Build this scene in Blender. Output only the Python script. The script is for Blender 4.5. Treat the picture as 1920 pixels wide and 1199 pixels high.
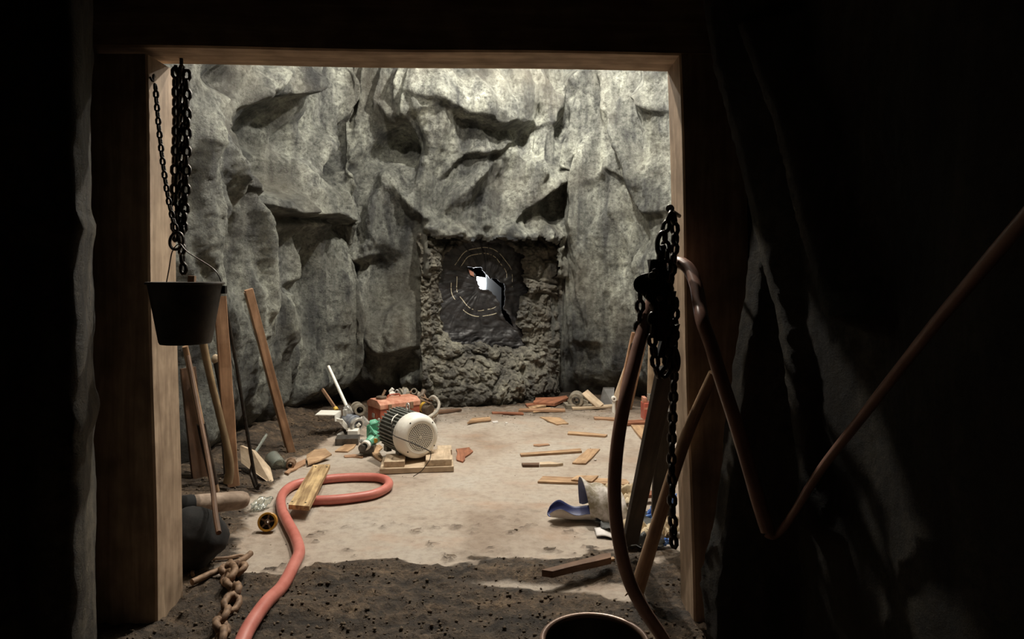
import bpy, bmesh, math, random
import numpy as np
from mathutils import Vector, Matrix, Quaternion

for _o in list(bpy.data.objects):
    bpy.data.objects.remove(_o)
SC = bpy.context.scene
COL = SC.collection
random.seed(7)

# ---------------------------------------------------------------- camera, light, exposure
F = 1250.0            # focal length in pixels of the 1920 x 1199 photograph
EYE = 1.5             # eye height in metres
CX, HY = 960.0, 520.0 # optical axis / horizon row in the photograph
cam_d = bpy.data.cameras.new('camera')
cam = bpy.data.objects.new('camera', cam_d)
COL.objects.link(cam)
cam.location = (0, 0, EYE)
cam.rotation_euler = (math.radians(90), 0, 0)
cam_d.sensor_fit = 'HORIZONTAL'
cam_d.sensor_width = 36.0
cam_d.lens = F * 36.0 / 1920.0
cam_d.shift_y = -(599.5 - HY) / 1920.0
cam_d.clip_start = 0.05
SC.camera = cam

SC.view_settings.view_transform = 'Standard'
SC.view_settings.look = 'None'
SC.view_settings.gamma = 1.0
SC.view_settings.use_curve_mapping = False
SC.view_settings.exposure = 0.52

W = bpy.data.worlds.new('world')
SC.world = W
W.use_nodes = True
W.node_tree.nodes['Background'].inputs[0].default_value = (1.0, 0.9, 0.75, 1)
W.node_tree.nodes['Background'].inputs[1].default_value = 0.0003

def lamp(name, loc, watts, color, radius=0.08, target=None, angle=None, blend=0.5):
    d = bpy.data.lights.new(name, 'SPOT' if target else 'POINT')
    d.energy = watts; d.color = color; d.shadow_soft_size = radius
    o = bpy.data.objects.new(name, d); COL.objects.link(o)
    o.location = loc
    if target:
        d.spot_size = math.radians(angle); d.spot_blend = blend
        o.rotation_euler = (Vector(target) - Vector(loc)).to_track_quat('-Z', 'Y').to_euler()
    return o
# work lamps of the chamber, up under the rock roof behind the lintel
lamp('work_lamp', (0.25, 5.85, 4.72), 440, (1.0, 0.945, 0.84), 0.05)
lamp('work_lamp_back', (0.75, 7.12, 4.62), 150, (1.0, 0.95, 0.85), 0.035)
lamp('work_lamp_left', (-0.85, 4.6, 4.65), 215, (1.0, 0.92, 0.80), 0.06)
# weak fill light added in the tunnel behind the camera, no lamp known there
lamp('tunnel_fill', (-0.5, -1.2, 2.5), 0.015, (1.0, 0.78, 0.55), 0.15)
# added light that brightens the white panel behind the torn membrane
lamp('niche_fill', (-0.46, 8.28, 1.45), 7, (0.92, 0.97, 1.0), 0.02)

# ---------------------------------------------------------------- pixel helpers
def P(px, py, Y):
    return Vector(((px - CX) / F * Y, Y, EYE - (py - HY) / F * Y))
def FL(px, py, z=0.0):
    Y = F * (EYE - z) / (py - HY)
    return Vector(((px - CX) / F * Y, Y, z))

# ---------------------------------------------------------------- noise
def _hash(ix, iy, iz, seed):
    h = (ix.astype(np.int64) * 374761393 + iy.astype(np.int64) * 668265263 + iz.astype(np.int64) * 2147483647 + seed * 974634777) & 0xffffffff
    h = ((h ^ (h >> 13)) * 1274126177) & 0xffffffff
    h = ((h ^ (h >> 16)) * 2246822519) & 0xffffffff
    return ((h ^ (h >> 15)) & 0xffffff) / float(0xffffff) * 2 - 1
def vnoise(x, y, z=None, seed=0):
    x = np.asarray(x, float); y = np.asarray(y, float)
    z = np.zeros_like(x) if z is None else np.asarray(z, float)
    ix, iy, iz = np.floor(x), np.floor(y), np.floor(z)
    fx, fy, fz = x - ix, y - iy, z - iz
    q = lambda t: t * t * t * (t * (t * 6 - 15) + 10)
    ux, uy, uz = q(fx), q(fy), q(fz)
    ix, iy, iz = ix.astype(int), iy.astype(int), iz.astype(int)
    r = 0
    for a in (0, 1):
        wa = ux if a else 1 - ux
        for b in (0, 1):
            wb = uy if b else 1 - uy
            for c in (0, 1):
                wc = uz if c else 1 - uz
                r = r + wa * wb * wc * _hash(ix + a, iy + b, iz + c, seed)
    return r
def fbm(x, y, z=None, octv=4, seed=0, gain=0.5):
    s = 0; a = 1.0; t = 0
    for i in range(octv):
        f = 2.03 ** i
        s = s + a * vnoise(x * f + 7.3 * i, y * f - 3.1 * i, None if z is None else z * f, seed + i)
        t += a; a *= gain
    return s / t
def ridged(x, y, z=None, octv=4, seed=0, gain=0.5):
    s = 0; a = 1.0; t = 0
    for i in range(octv):
        f = 2.03 ** i
        s = s + a * (1 - 2 * np.abs(vnoise(x * f + 5.7 * i, y * f, None if z is None else z * f, seed + i)))
        t += a; a *= gain
    return s / t
def worley(x, y, seed=0, jit=0.9):
    x = np.asarray(x, float); y = np.asarray(y, float)
    ix, iy = np.floor(x).astype(int), np.floor(y).astype(int)
    f1 = np.full(x.shape, 9.0); f2 = np.full(x.shape, 9.0); hh = np.zeros(x.shape)
    z0 = np.zeros_like(ix)
    for a in (-1, 0, 1):
        for b in (-1, 0, 1):
            cx_ = ix + a + 0.5 + 0.5 * jit * _hash(ix + a, iy + b, z0, seed); cy_ = iy + b + 0.5 + 0.5 * jit * _hash(ix + a, iy + b, z0 + 1, seed)
            d = np.hypot(x - cx_, y - cy_)
            nb = d < f1
            hh = np.where(nb, _hash(ix + a, iy + b, z0 + 2, seed), hh)
            f2 = np.where(nb, f1, np.minimum(f2, d)); f1 = np.minimum(f1, d)
    return f1, f2, hh
def sstep(a, b, x):
    t = np.clip((x - a) / (b - a), 0, 1)
    return t * t * (3 - 2 * t)

# ---------------------------------------------------------------- materials
def mat(name, base, rough=0.6, metal=0.0, spec=0.5, build=None):
    m = bpy.data.materials.new(name); m.use_nodes = True
    nt = m.node_tree
    b = nt.nodes['Principled BSDF']
    b.inputs['Base Color'].default_value = (*base, 1)
    b.inputs['Roughness'].default_value = rough
    b.inputs['Metallic'].default_value = metal
    b.inputs['Specular IOR Level'].default_value = spec
    if build: build(nt, b)
    return m
def nd(nt, t, **kw):
    n = nt.nodes.new(t)
    for k, v in kw.items():
        if k.startswith('i_'):
            n.inputs[k[2:].replace('_', ' ')].default_value = v
        else: setattr(n, k, v)
    return n
def ramp(nt, fac, stops):
    r = nt.nodes.new('ShaderNodeValToRGB')
    e = r.color_ramp.elements
    while len(e) < len(stops): e.new(0.5)
    for el, (p, c) in zip(e, stops):
        el.position = p; el.color = (*c, 1)
    nt.links.new(fac, r.inputs[0])
    return r.outputs[0]
def coords(nt, attr=None, scale=(1, 1, 1)):
    if attr:
        a = nt.nodes.new('ShaderNodeAttribute'); a.attribute_name = attr; v = a.outputs['Vector']
    else:
        v = nt.nodes.new('ShaderNodeTexCoord').outputs['Object']
    m = nt.nodes.new('ShaderNodeMapping'); m.inputs['Scale'].default_value = scale
    nt.links.new(v, m.inputs[0])
    return m.outputs[0]
def noise(nt, vec, scale, detail=4, rough=0.55, dist=0.0):
    n = nd(nt, 'ShaderNodeTexNoise'); n.inputs['Scale'].default_value = scale
    n.inputs['Detail'].default_value = detail; n.inputs['Roughness'].default_value = rough
    n.inputs['Distortion'].default_value = dist
    nt.links.new(vec, n.inputs['Vector'])
    return n.outputs['Fac']
def mix(nt, fac, a, b, mode='MIX'):
    m = nt.nodes.new('ShaderNodeMix'); m.data_type = 'RGBA'; m.blend_type = mode
    if isinstance(fac, float): m.inputs[0].default_value = fac
    else: nt.links.new(fac, m.inputs[0])
    for s, v in ((6, a), (7, b)):
        if isinstance(v, tuple): m.inputs[s].default_value = (*v, 1)
        else: nt.links.new(v, m.inputs[s])
    return m.outputs[2]
def bump(nt, b, h, strength=0.4, dist=0.02):
    n = nt.nodes.new('ShaderNodeBump'); n.inputs['Strength'].default_value = strength
    n.inputs['Distance'].default_value = dist
    nt.links.new(h, n.inputs['Height']); nt.links.new(n.outputs[0], b.inputs['Normal'])

def wood(name, dark, light, rough=0.75, scale=1.0):
    def f(nt, b):
        v = coords(nt, 'gc', (2.0 * scale, 26 * scale, 26 * scale))
        n = noise(nt, v, 1.0, 5, 0.6, 0.6)
        v2 = coords(nt, 'gc', (5, 7, 7))
        n2 = noise(nt, v2, 1.3, 3)
        c = ramp(nt, n, [(0.32, dark), (0.68, light)])
        c2 = mix(nt, ramp(nt, n2, [(0.35, (0.62,) * 3), (0.65, (1.1,) * 3)]), (0, 0, 0), c, 'MIX')
        c2 = mix(nt, 1.0, c, ramp(nt, n2, [(0.3, (0.6, 0.57, 0.54)), (0.62, (1.0, 1.0, 1.0))]), 'MULTIPLY')
        nt.links.new(c2, b.inputs['Base Color'])
        bump(nt, b, n, 0.35, 0.004)
    return mat(name, light, rough, build=f)
def mottled(name, dark, light, rough=0.6, metal=0.0, scale=14, spec=0.5, lo=0.35, hi=0.65, bumps=0.25):
    def f(nt, b):
        v = coords(nt)
        n = noise(nt, v, scale, 6, 0.62)
        nt.links.new(ramp(nt, n, [(lo, dark), (hi, light)]), b.inputs['Base Color'])
        if bumps: bump(nt, b, noise(nt, v, scale * 3, 4), bumps, 0.004)
    return mat(name, light, rough, metal, spec, build=f)

def rock_mat(name, deep, mid, pale, rough=0.55, warm=(0.15, 0.13, 0.095)):
    def f(nt, b):
        v = coords(nt, None, (1, 1, 0.45))
        n1 = noise(nt, v, 1.6, 7, 0.62, 0.5)
        vs = coords(nt, None, (1.0, 1.0, 0.16))
        n2 = noise(nt, vs, 5.5, 6, 0.62, 0.3)
        v3 = coords(nt)
        n3 = noise(nt, v3, 21, 7, 0.78)
        c = ramp(nt, n1, [(0.34, deep), (0.5, mid), (0.66, pale)])
        s = ramp(nt, n2, [(0.36, (0.34, 0.34, 0.36)), (0.5, (0.85, 0.85, 0.83)), (0.66, (1.35, 1.35, 1.28))])
        c = mix(nt, 1.0, c, s, 'MULTIPLY')
        c = mix(nt, 1.0, c, ramp(nt, n3, [(0.36, (0.30,) * 3), (0.5, (0.9,) * 3), (0.64, (1.35,) * 3)]), 'MULTIPLY')
        w = noise(nt, v3, 1.1, 3)
        wr = ramp(nt, w, [(0.5, (0, 0, 0)), (0.75, (0.6, 0.6, 0.6))])
        c = mix(nt, wr, c, warm)
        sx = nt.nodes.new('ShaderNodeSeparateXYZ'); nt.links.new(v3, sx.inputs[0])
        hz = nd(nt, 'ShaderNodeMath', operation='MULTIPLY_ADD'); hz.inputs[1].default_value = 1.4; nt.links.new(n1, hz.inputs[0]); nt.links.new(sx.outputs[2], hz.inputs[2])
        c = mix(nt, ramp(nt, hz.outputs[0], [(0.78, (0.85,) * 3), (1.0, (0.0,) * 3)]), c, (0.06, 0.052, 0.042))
        nt.links.new(c, b.inputs['Base Color'])
        r = ramp(nt, n3, [(0.3, (rough - 0.2,) * 3), (0.7, (rough + 0.15,) * 3)])
        nt.links.new(r, b.inputs['Roughness'])
        bump(nt, b, noise(nt, v3, 24, 8, 0.8), 1.0, 0.05)
    return mat(name, mid, rough, build=f)

M = {}
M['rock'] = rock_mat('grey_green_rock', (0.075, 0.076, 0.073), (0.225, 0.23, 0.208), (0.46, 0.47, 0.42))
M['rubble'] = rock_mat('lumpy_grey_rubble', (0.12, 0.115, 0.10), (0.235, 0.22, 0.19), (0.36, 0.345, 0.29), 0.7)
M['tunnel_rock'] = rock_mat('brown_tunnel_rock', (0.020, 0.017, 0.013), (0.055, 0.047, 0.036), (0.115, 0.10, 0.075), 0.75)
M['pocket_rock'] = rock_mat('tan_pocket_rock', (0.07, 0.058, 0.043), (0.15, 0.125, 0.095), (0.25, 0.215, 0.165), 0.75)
M['timber'] = wood('old_timber', (0.36, 0.25, 0.165), (0.62, 0.46, 0.32))
M['board_orange'] = wood('orange_board', (0.27, 0.145, 0.08), (0.54, 0.325, 0.195))
M['board_tan'] = wood('tan_board', (0.33, 0.19, 0.10), (0.62, 0.42, 0.25))
M['board_pale'] = wood('pale_board', (0.45, 0.33, 0.22), (0.72, 0.58, 0.42))
M['board_red'] = wood('red_brown_board', (0.20, 0.07, 0.035), (0.42, 0.17, 0.09))
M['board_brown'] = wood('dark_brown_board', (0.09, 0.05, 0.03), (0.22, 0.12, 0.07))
M['board_yellow'] = wood('weathered_yellow_board', (0.20, 0.11, 0.045), (0.72, 0.52, 0.27), 0.8, 1.3)
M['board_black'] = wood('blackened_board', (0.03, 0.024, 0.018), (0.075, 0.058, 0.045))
M['handle'] = wood('worn_handle_wood', (0.24, 0.14, 0.08), (0.50, 0.33, 0.20), 0.5)
M['handle_olive'] = wood('olive_handle_wood', (0.15, 0.10, 0.055), (0.32, 0.23, 0.13), 0.55)
M['iron'] = mottled('black_iron', (0.018, 0.015, 0.013), (0.06, 0.05, 0.042), 0.38, 0.7, 30, bumps=0.3)
M['rust'] = mottled('rusty_iron', (0.13, 0.075, 0.045), (0.34, 0.22, 0.14), 0.65, 0.25, 24)
M['dark_steel'] = mottled('dark_steel', (0.05, 0.047, 0.043), (0.14, 0.125, 0.11), 0.45, 0.6, 20)
M['bare_steel'] = mottled('bare_steel', (0.40, 0.39, 0.37), (0.68, 0.66, 0.62), 0.42, 0.5, 18, bumps=0.1)
M['white_paint'] = mottled('chipped_white_paint', (0.62, 0.57, 0.48), (0.86, 0.83, 0.76), 0.45, 0, 9, lo=0.22, hi=0.42, bumps=0.1)
M['motor_grey'] = mottled('dusty_grey_enamel', (0.13, 0.135, 0.12), (0.27, 0.275, 0.25), 0.55, 0.1, 16)
M['red_paint'] = mottled('scuffed_red_paint', (0.24, 0.055, 0.03), (0.46, 0.12, 0.065), 0.5, 0.0, 11)
M['red_top'] = mottled('pale_red_paint', (0.40, 0.13, 0.075), (0.66, 0.36, 0.25), 0.6, 0.0, 14)  # lighter red for the lid, fork arms and front lip
M['red_plain'] = mottled('red_enamel', (0.40, 0.085, 0.06), (0.56, 0.15, 0.10), 0.42, 0, 8)
M['green_paint'] = mottled('green_enamel', (0.05, 0.27, 0.16), (0.20, 0.52, 0.36), 0.4, 0, 12)
M['brown_cast'] = mottled('brown_cast_iron', (0.075, 0.055, 0.04), (0.20, 0.15, 0.11), 0.6, 0.25, 22)
M['black'] = mat('black_void', (0.006, 0.006, 0.006), 0.9)
M['black_sheet'] = None
M['red_hose'] = mottled('red_rubber', (0.48, 0.135, 0.105), (0.61, 0.21, 0.17), 0.42, 0, 7, bumps=0.05)
M['brown_hose'] = mottled('brown_rubber', (0.24, 0.13, 0.10), (0.40, 0.235, 0.185), 0.3, 0, 7, bumps=0.05)
M['grey_hose'] = mottled('grey_rubber', (0.30, 0.27, 0.23), (0.46, 0.42, 0.36), 0.5, 0, 12, bumps=0.05)
M['bucket'] = mottled('shade_dark_sheet_metal', (0.015, 0.012, 0.01), (0.05, 0.038, 0.028), 0.5, 0.3, 10)  # black of the unlit hanging bucket put into the base colour
M['rim_metal'] = mottled('brown_painted_rim', (0.16, 0.10, 0.075), (0.30, 0.20, 0.15), 0.3, 0.3, 12, bumps=0.05)
M['sack'] = mottled('black_sacking', (0.004, 0.004, 0.004), (0.012, 0.010, 0.009), 0.9, 0, 25)
M['log'] = wood('grey_log', (0.25, 0.18, 0.13), (0.47, 0.36, 0.28), 0.8)
M['amber'] = mottled('amber_plastic', (0.36, 0.17, 0.02), (0.62, 0.34, 0.06), 0.35, 0, 10, bumps=0)
M['yellow'] = mottled('yellow_paint', (0.6, 0.36, 0.04), (0.78, 0.52, 0.10), 0.4, 0, 12, bumps=0)
M['blue_paper'] = mottled('blue_sheet', (0.022, 0.028, 0.10), (0.05, 0.062, 0.19), 0.5, 0, 9, bumps=0)
M['white_paper'] = mottled('grubby_white_sheet', (0.50, 0.46, 0.42), (0.76, 0.72, 0.70), 0.6, 0, 6, bumps=0)
M['blue_plastic'] = mottled('blue_plastic', (0.06, 0.16, 0.50), (0.14, 0.30, 0.72), 0.35, 0, 6, bumps=0)
M['tan_cloth'] = mottled('tan_cloth', (0.40, 0.30, 0.19), (0.66, 0.55, 0.38), 0.9, 0, 16)
M['pink_cloth'] = mottled('pinkish_scrap', (0.55, 0.38, 0.30), (0.75, 0.58, 0.48), 0.8, 0, 12)
M['dark_cloth'] = mottled('dark_wet_cloth', (0.02, 0.022, 0.024), (0.07, 0.07, 0.065), 0.6, 0, 12)
M['grey_plate'] = mottled('grey_sheet_metal', (0.20, 0.20, 0.20), (0.33, 0.33, 0.325), 0.5, 0.2, 9, bumps=0.05)
M['grey_cast'] = mottled('grey_brown_casting', (0.14, 0.12, 0.09), (0.32, 0.28, 0.22), 0.7, 0.1, 18)
M['blue_grey'] = mottled('blue_grey_enamel', (0.14, 0.16, 0.21), (0.36, 0.38, 0.42), 0.4, 0.3, 16, bumps=0.1)
M['panel_white'] = mat('white_board', (0.82, 0.86, 0.90), 0.8)
M['gold_line'] = mat('pale_scratch', (0.62, 0.56, 0.42), 0.5)
def _glass(nt, b):
    b.inputs['Transmission Weight'].default_value = 0.85
M['map'] = mottled('printed_map_sheet', (0.26, 0.22, 0.15), (0.66, 0.60, 0.56), 0.6, 0, 11, lo=0.42, hi=0.58, bumps=0)
M['clear'] = mat('grubby_clear_plastic', (0.75, 0.80, 0.74), 0.18, build=_glass)
def _sheet(nt, b):
    v = coords(nt)
    n = noise(nt, v, 9, 6, 0.65)
    nt.links.new(ramp(nt, n, [(0.35, (0.010, 0.0095, 0.0105)), (0.7, (0.036, 0.034, 0.036))]), b.inputs['Base Color'])
    bump(nt, b, noise(nt, v, 30, 4), 0.2, 0.006)
M['black_sheet'] = mat('black_rubber_sheet', (0.03, 0.03, 0.032), 0.5, build=_sheet)
def _floor(nt, b):
    v = coords(nt)
    a = nt.nodes.new('ShaderNodeAttribute'); a.attribute_name = 'dirt'
    n1 = noise(nt, v, 1.4, 6, 0.6, 0.4); n2 = noise(nt, v, 18, 6, 0.7); n3 = noise(nt, v, 60, 4, 0.6)
    conc = ramp(nt, n1, [(0.32, (0.28, 0.215, 0.165)), (0.5, (0.40, 0.335, 0.275)), (0.68, (0.43, 0.385, 0.335))])
    conc = mix(nt, 1.0, conc, ramp(nt, n2, [(0.25, (0.72, 0.70, 0.68)), (0.55, (1.04,) * 3)]), 'MULTIPLY')
    o = noise(nt, coords(nt, None, (1, 1.7, 1)), 2.1, 4)
    conc = mix(nt, ramp(nt, o, [(0.55, (0, 0, 0)), (0.75, (0.5, 0.5, 0.5))]), conc, (0.42, 0.265, 0.175))
    dirt = ramp(nt, n2, [(0.3, (0.030, 0.019, 0.011)), (0.5, (0.072, 0.047, 0.028)), (0.72, (0.165, 0.115, 0.073))])
    dirt = mix(nt, 1.0, dirt, ramp(nt, n3, [(0.3, (0.5,) * 3), (0.6, (1.1,) * 3)]), 'MULTIPLY')
    nb = noise(nt, coords(nt, None, (0.8, 1.6, 1)), 3.2, 5, 0.6, 0.8)
    dirt = mix(nt, 1.0, dirt, ramp(nt, nb, [(0.34, (0.35, 0.33, 0.31)), (0.5, (0.9, 0.9, 0.9)), (0.66, (1.5, 1.45, 1.35))]), 'MULTIPLY')
    # broken edge between concrete and spilt earth
    m1 = nd(nt, 'ShaderNodeMath', operation='MULTIPLY_ADD'); m1.inputs[1].default_value = 0.55
    nt.links.new(n2, m1.inputs[0]); nt.links.new(a.outputs['Fac'], m1.inputs[2])
    f = ramp(nt, m1.outputs[0], [(0.56, (0, 0, 0)), (0.78, (1, 1, 1))])
    nt.links.new(mix(nt, f, conc, dirt), b.inputs['Base Color'])
    h = nd(nt, 'ShaderNodeMath', operation='MULTIPLY'); nt.links.new(n2, h.inputs[0]); 
    h2 = nd(nt, 'ShaderNodeMath', operation='ADD'); h2.inputs[1].default_value = 0.15
    nt.links.new(a.outputs['Fac'], h2.inputs[0]); nt.links.new(h2.outputs[0], h.inputs[1])
    bump(nt, b, h.outputs[0], 0.8, 0.04)
M['floor'] = mat('dusty_concrete_and_earth', (0.35, 0.3, 0.25), 0.8, build=_floor)
M['clod'] = mottled('dark_earth', (0.065, 0.045, 0.028), (0.16, 0.115, 0.076), 0.9, 0, 20)

# ---------------------------------------------------------------- mesh helpers
def catmull(pts, n=8, closed=False):
    p = [Vector(q) for q in pts]
    out = []
    m = len(p)
    rng = range(m) if closed else range(m - 1)
    for i in rng:
        if closed: a, b, c, d = p[(i - 1) % m], p[i], p[(i + 1) % m], p[(i + 2) % m]
        else: a, b, c, d = p[max(i - 1, 0)], p[i], p[i + 1], p[min(i + 2, m - 1)]
        for k in range(n):
            t = k / n
            out.append(0.5 * ((2 * b) + (c - a) * t + (2 * a - 5 * b + 4 * c - d) * t * t + (3 * b - a - 3 * c + d) * t ** 3))
    if not closed: out.append(p[-1])
    return out

class MB:
    """collects shapes in world space and links them as ONE mesh object"""
    def __init__(s): s.v = []; s.f = []; s.g = []; s.sm = []
    def add(s, verts, faces, gc=None, smooth=False):
        o = len(s.v)
        s.v += [Vector(v) for v in verts]
        s.g += [tuple(x) for x in (gc if gc else verts)]
        s.f += [tuple(o + i for i in f) for f in faces]
        s.sm += [smooth] * len(faces)
        return s
    def slab(s, top, down, jag=0.0):
        """plate with polygon 'top' (world points) and thickness vector 'down'"""
        top = [Vector(t) for t in top]; n = len(top); dn = Vector(down)
        ax = max(((top[(i + 1) % n] - top[i]) for i in range(n)), key=lambda e: e.length).normalized()
        az = dn.normalized(); ay = az.cross(ax)
        vs = top + [t + dn for t in top]
        off = random.uniform(0, 50)
        gc = [((v - top[0]).dot(ax) + off, (v - top[0]).dot(ay) + off, (v - top[0]).dot(az) + off) for v in vs]
        fs = [tuple(range(n)), tuple(range(2 * n - 1, n - 1, -1))] + [(i, i + n, (i + 1) % n + n, (i + 1) % n) for i in range(n)]
        return s.add(vs, fs, gc)
    def box(s, c, ax, ay, az):
        """box centred at c, half-axis vectors"""
        c, ax, ay, az = map(Vector, (c, ax, ay, az))
        vs = [c + ax * i + ay * j + az * k for i in (-1, 1) for j in (-1, 1) for k in (-1, 1)]
        off = random.uniform(0, 50)
        d = sorted((ax, ay, az), key=lambda a: -a.length)
        gc = [tuple((v - c).dot(e.normalized()) + off for e in d) for v in vs]
        fs = [(0, 1, 3, 2), (4, 6, 7, 5), (0, 4, 5, 1), (2, 3, 7, 6), (0, 2, 6, 4), (1, 5, 7, 3)]
        return s.add(vs, fs, gc)
    def bar(s, A, B, w, t, up=(0, -1, 0), twist=0.0, taper=1.0, n=5, wob=0.0):
        """board from A to B: width w across, thickness t along 'up'"""
        A, B = Vector(A), Vector(B); L = (B - A); ax = L.normalized()
        az = Vector(up); az = (az - ax * az.dot(ax)).normalized(); ay = az.cross(ax)
        vs = []; gc = []; fs = []; off = random.uniform(0, 50)
        for i in range(n + 1):
            k = i / n; c = A + L * k
            if wob: c = c + ay * random.uniform(-wob, wob) + az * random.uniform(-wob, wob)
            q = Matrix.Rotation(twist * k, 3, ax); m = 1 + (taper - 1) * k
            b = w * 0.5 * m; e = t * 0.5 * m
            ch = min(b, e) * 0.14
            for (u, v_) in ((-b + ch, -e), (b - ch, -e), (b, -e + ch), (b, e - ch), (b - ch, e), (-b + ch, e), (-b, e - ch), (-b, -e + ch)):
                p = c + q @ (ay * u + az * v_)
                vs.append(p); gc.append((L.length * k + off, u + off, v_ + off))
        for i in range(n):
            for j in range(8):
                a = i * 8 + j; b_ = i * 8 + (j + 1) % 8
                fs.append((a, b_, b_ + 8, a + 8))
        fs.append(tuple(range(7, -1, -1))); fs.append(tuple(range(n * 8, n * 8 + 8)))
        return s.add(vs, fs, gc)
    def tube(s, path, r, n=8, closed=False, caps=True):
        path = [Vector(p) for p in path]; m = len(path)
        rr = r if callable(r) else (lambda k: r)
        tang = []
        for i in range(m):
            a = path[i - 1] if (i > 0 or closed) else path[i]
            b = path[(i + 1) % m] if (i < m - 1 or closed) else path[i]
            tang.append((b - a).normalized())
        nrm = tang[0].orthogonal().normalized()
        vs = []; gc = []; fs = []; ln = 0.0
        for i in range(m):
            if i:
                ln += (path[i] - path[i - 1]).length
                nrm = (tang[i - 1].rotation_difference(tang[i]) @ nrm)
            nrm = (nrm - tang[i] * nrm.dot(tang[i])).normalized()
            bi = tang[i].cross(nrm); R = rr(i / max(1, m - 1))
            for j in range(n):
                a = 2 * math.pi * j / n
                vs.append(path[i] + (nrm * math.cos(a) + bi * math.sin(a)) * R)
                gc.append((ln, math.cos(a) * R, math.sin(a) * R))
        lim = m if closed else m - 1
        for i in range(lim):
            for j in range(n):
                a = i * n + j; b = i * n + (j + 1) % n
                k = ((i + 1) % m) * n
                fs.append((a, b, k + (j + 1) % n, k + j))
        s.add(vs, fs, gc, True)
        if caps and not closed:
            o = len(s.v) - len(vs)
            s.f += [tuple(o + i for i in range(n - 1, -1, -1)), tuple(o + (m - 1) * n + i for i in range(n))]
            s.sm += [False, False]
        return s
    def lathe(s, c, axis, prof, n=24, caps=True, side=None):
        """profile [(height, radius)...] turned about axis through c"""
        c = Vector(c); az = Vector(axis).normalized()
        ax = (Vector(side) if side else az.orthogonal()); ax = (ax - az * ax.dot(az)).normalized(); ay = az.cross(ax)
        vs = []; fs = []; m = len(prof)
        for (h, r) in prof:
            for j in range(n):
                a = 2 * math.pi * j / n
                vs.append(c + az * h + (ax * math.cos(a) + ay * math.sin(a)) * r)
        for i in range(m - 1):
            for j in range(n):
                fs.append((i * n + j, i * n + (j + 1) % n, (i + 1) * n + (j + 1) % n, (i + 1) * n + j))
        if caps:
            fs.append(tuple(range(n - 1, -1, -1))); fs.append(tuple((m - 1) * n + j for j in range(n)))
        return s.add(vs, fs, None, n >= 10)
    def cyl(s, A, B, r, r2=None, n=16):
        A, B = Vector(A), Vector(B); L = (B - A).length
        r2 = r if r2 is None else r2
        ch = min(r, r2, L) * 0.12
        return s.lathe(A, B - A, [(0, r - ch), (ch, r), (L - ch, r2), (L, r2 - ch)], n)
    def pipe(s, A, B, ro, ri, n=18):
        A, B = Vector(A), Vector(B); L = (B - A).length
        ch = (ro - ri) * 0.2
        return s.lathe(A, B - A, [(0, ri), (0, ro - ch), (ch, ro), (L - ch, ro), (L, ro - ch), (L, ri), (0, ri)], n, False)
    def lump(s, c, rx, ry, rz, seed=0, n=2, rough=0.25, freq=1.6):
        bm = bmesh.new(); bmesh.ops.create_icosphere(bm, subdivisions=n, radius=1)
        vs = np.array([v.co[:] for v in bm.verts]); fs = [tuple(v.index for v in f.verts) for f in bm.faces]; bm.free()
        k = 1 + rough * fbm(vs[:, 0] * freq + seed * 3.7, vs[:, 1] * freq, vs[:, 2] * freq, 3, seed)
        vs = vs * k[:, None] * np.array([rx, ry, rz]) + np.array(c)
        return s.add([Vector(v) for v in vs], fs, None, rough < 0.35)
    def build(s, name, material, parent=None, bevel=0.0, auto=True):
        me = bpy.data.meshes.new(name)
        off = Vector(parent['_o']) if parent is not None and '_o' in parent else Vector((0, 0, 0))
        own = Vector((0, 0, 0))
        me.from_pydata([v - off for v in s.v], [], s.f)
        at = me.attributes.new('gc', 'FLOAT_VECTOR', 'POINT')
        at.data.foreach_set('vector', np.array(s.g, dtype=np.float32).ravel())
        me.polygons.foreach_set('use_smooth', s.sm)
        mm = material if isinstance(material, (list, tuple)) else [material]
        for q in mm: me.materials.append(q)
        bm = bmesh.new(); bm.from_mesh(me); bmesh.ops.recalc_face_normals(bm, faces=bm.faces); bm.to_mesh(me); bm.free()
        o = bpy.data.objects.new(name, me); COL.objects.link(o)
        if any(s.sm):
            try: me.set_sharp_from_angle(angle=math.radians(42))
            except Exception: pass
        if bevel:
            b = o.modifiers.new('bevel', 'BEVEL'); b.width = bevel; b.segments = 2; b.limit_method = 'ANGLE'
        if parent is not None:
            o.parent = parent
            o['_o'] = parent['_o'] if '_o' in parent else (0.0, 0.0, 0.0)
        return o

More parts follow.
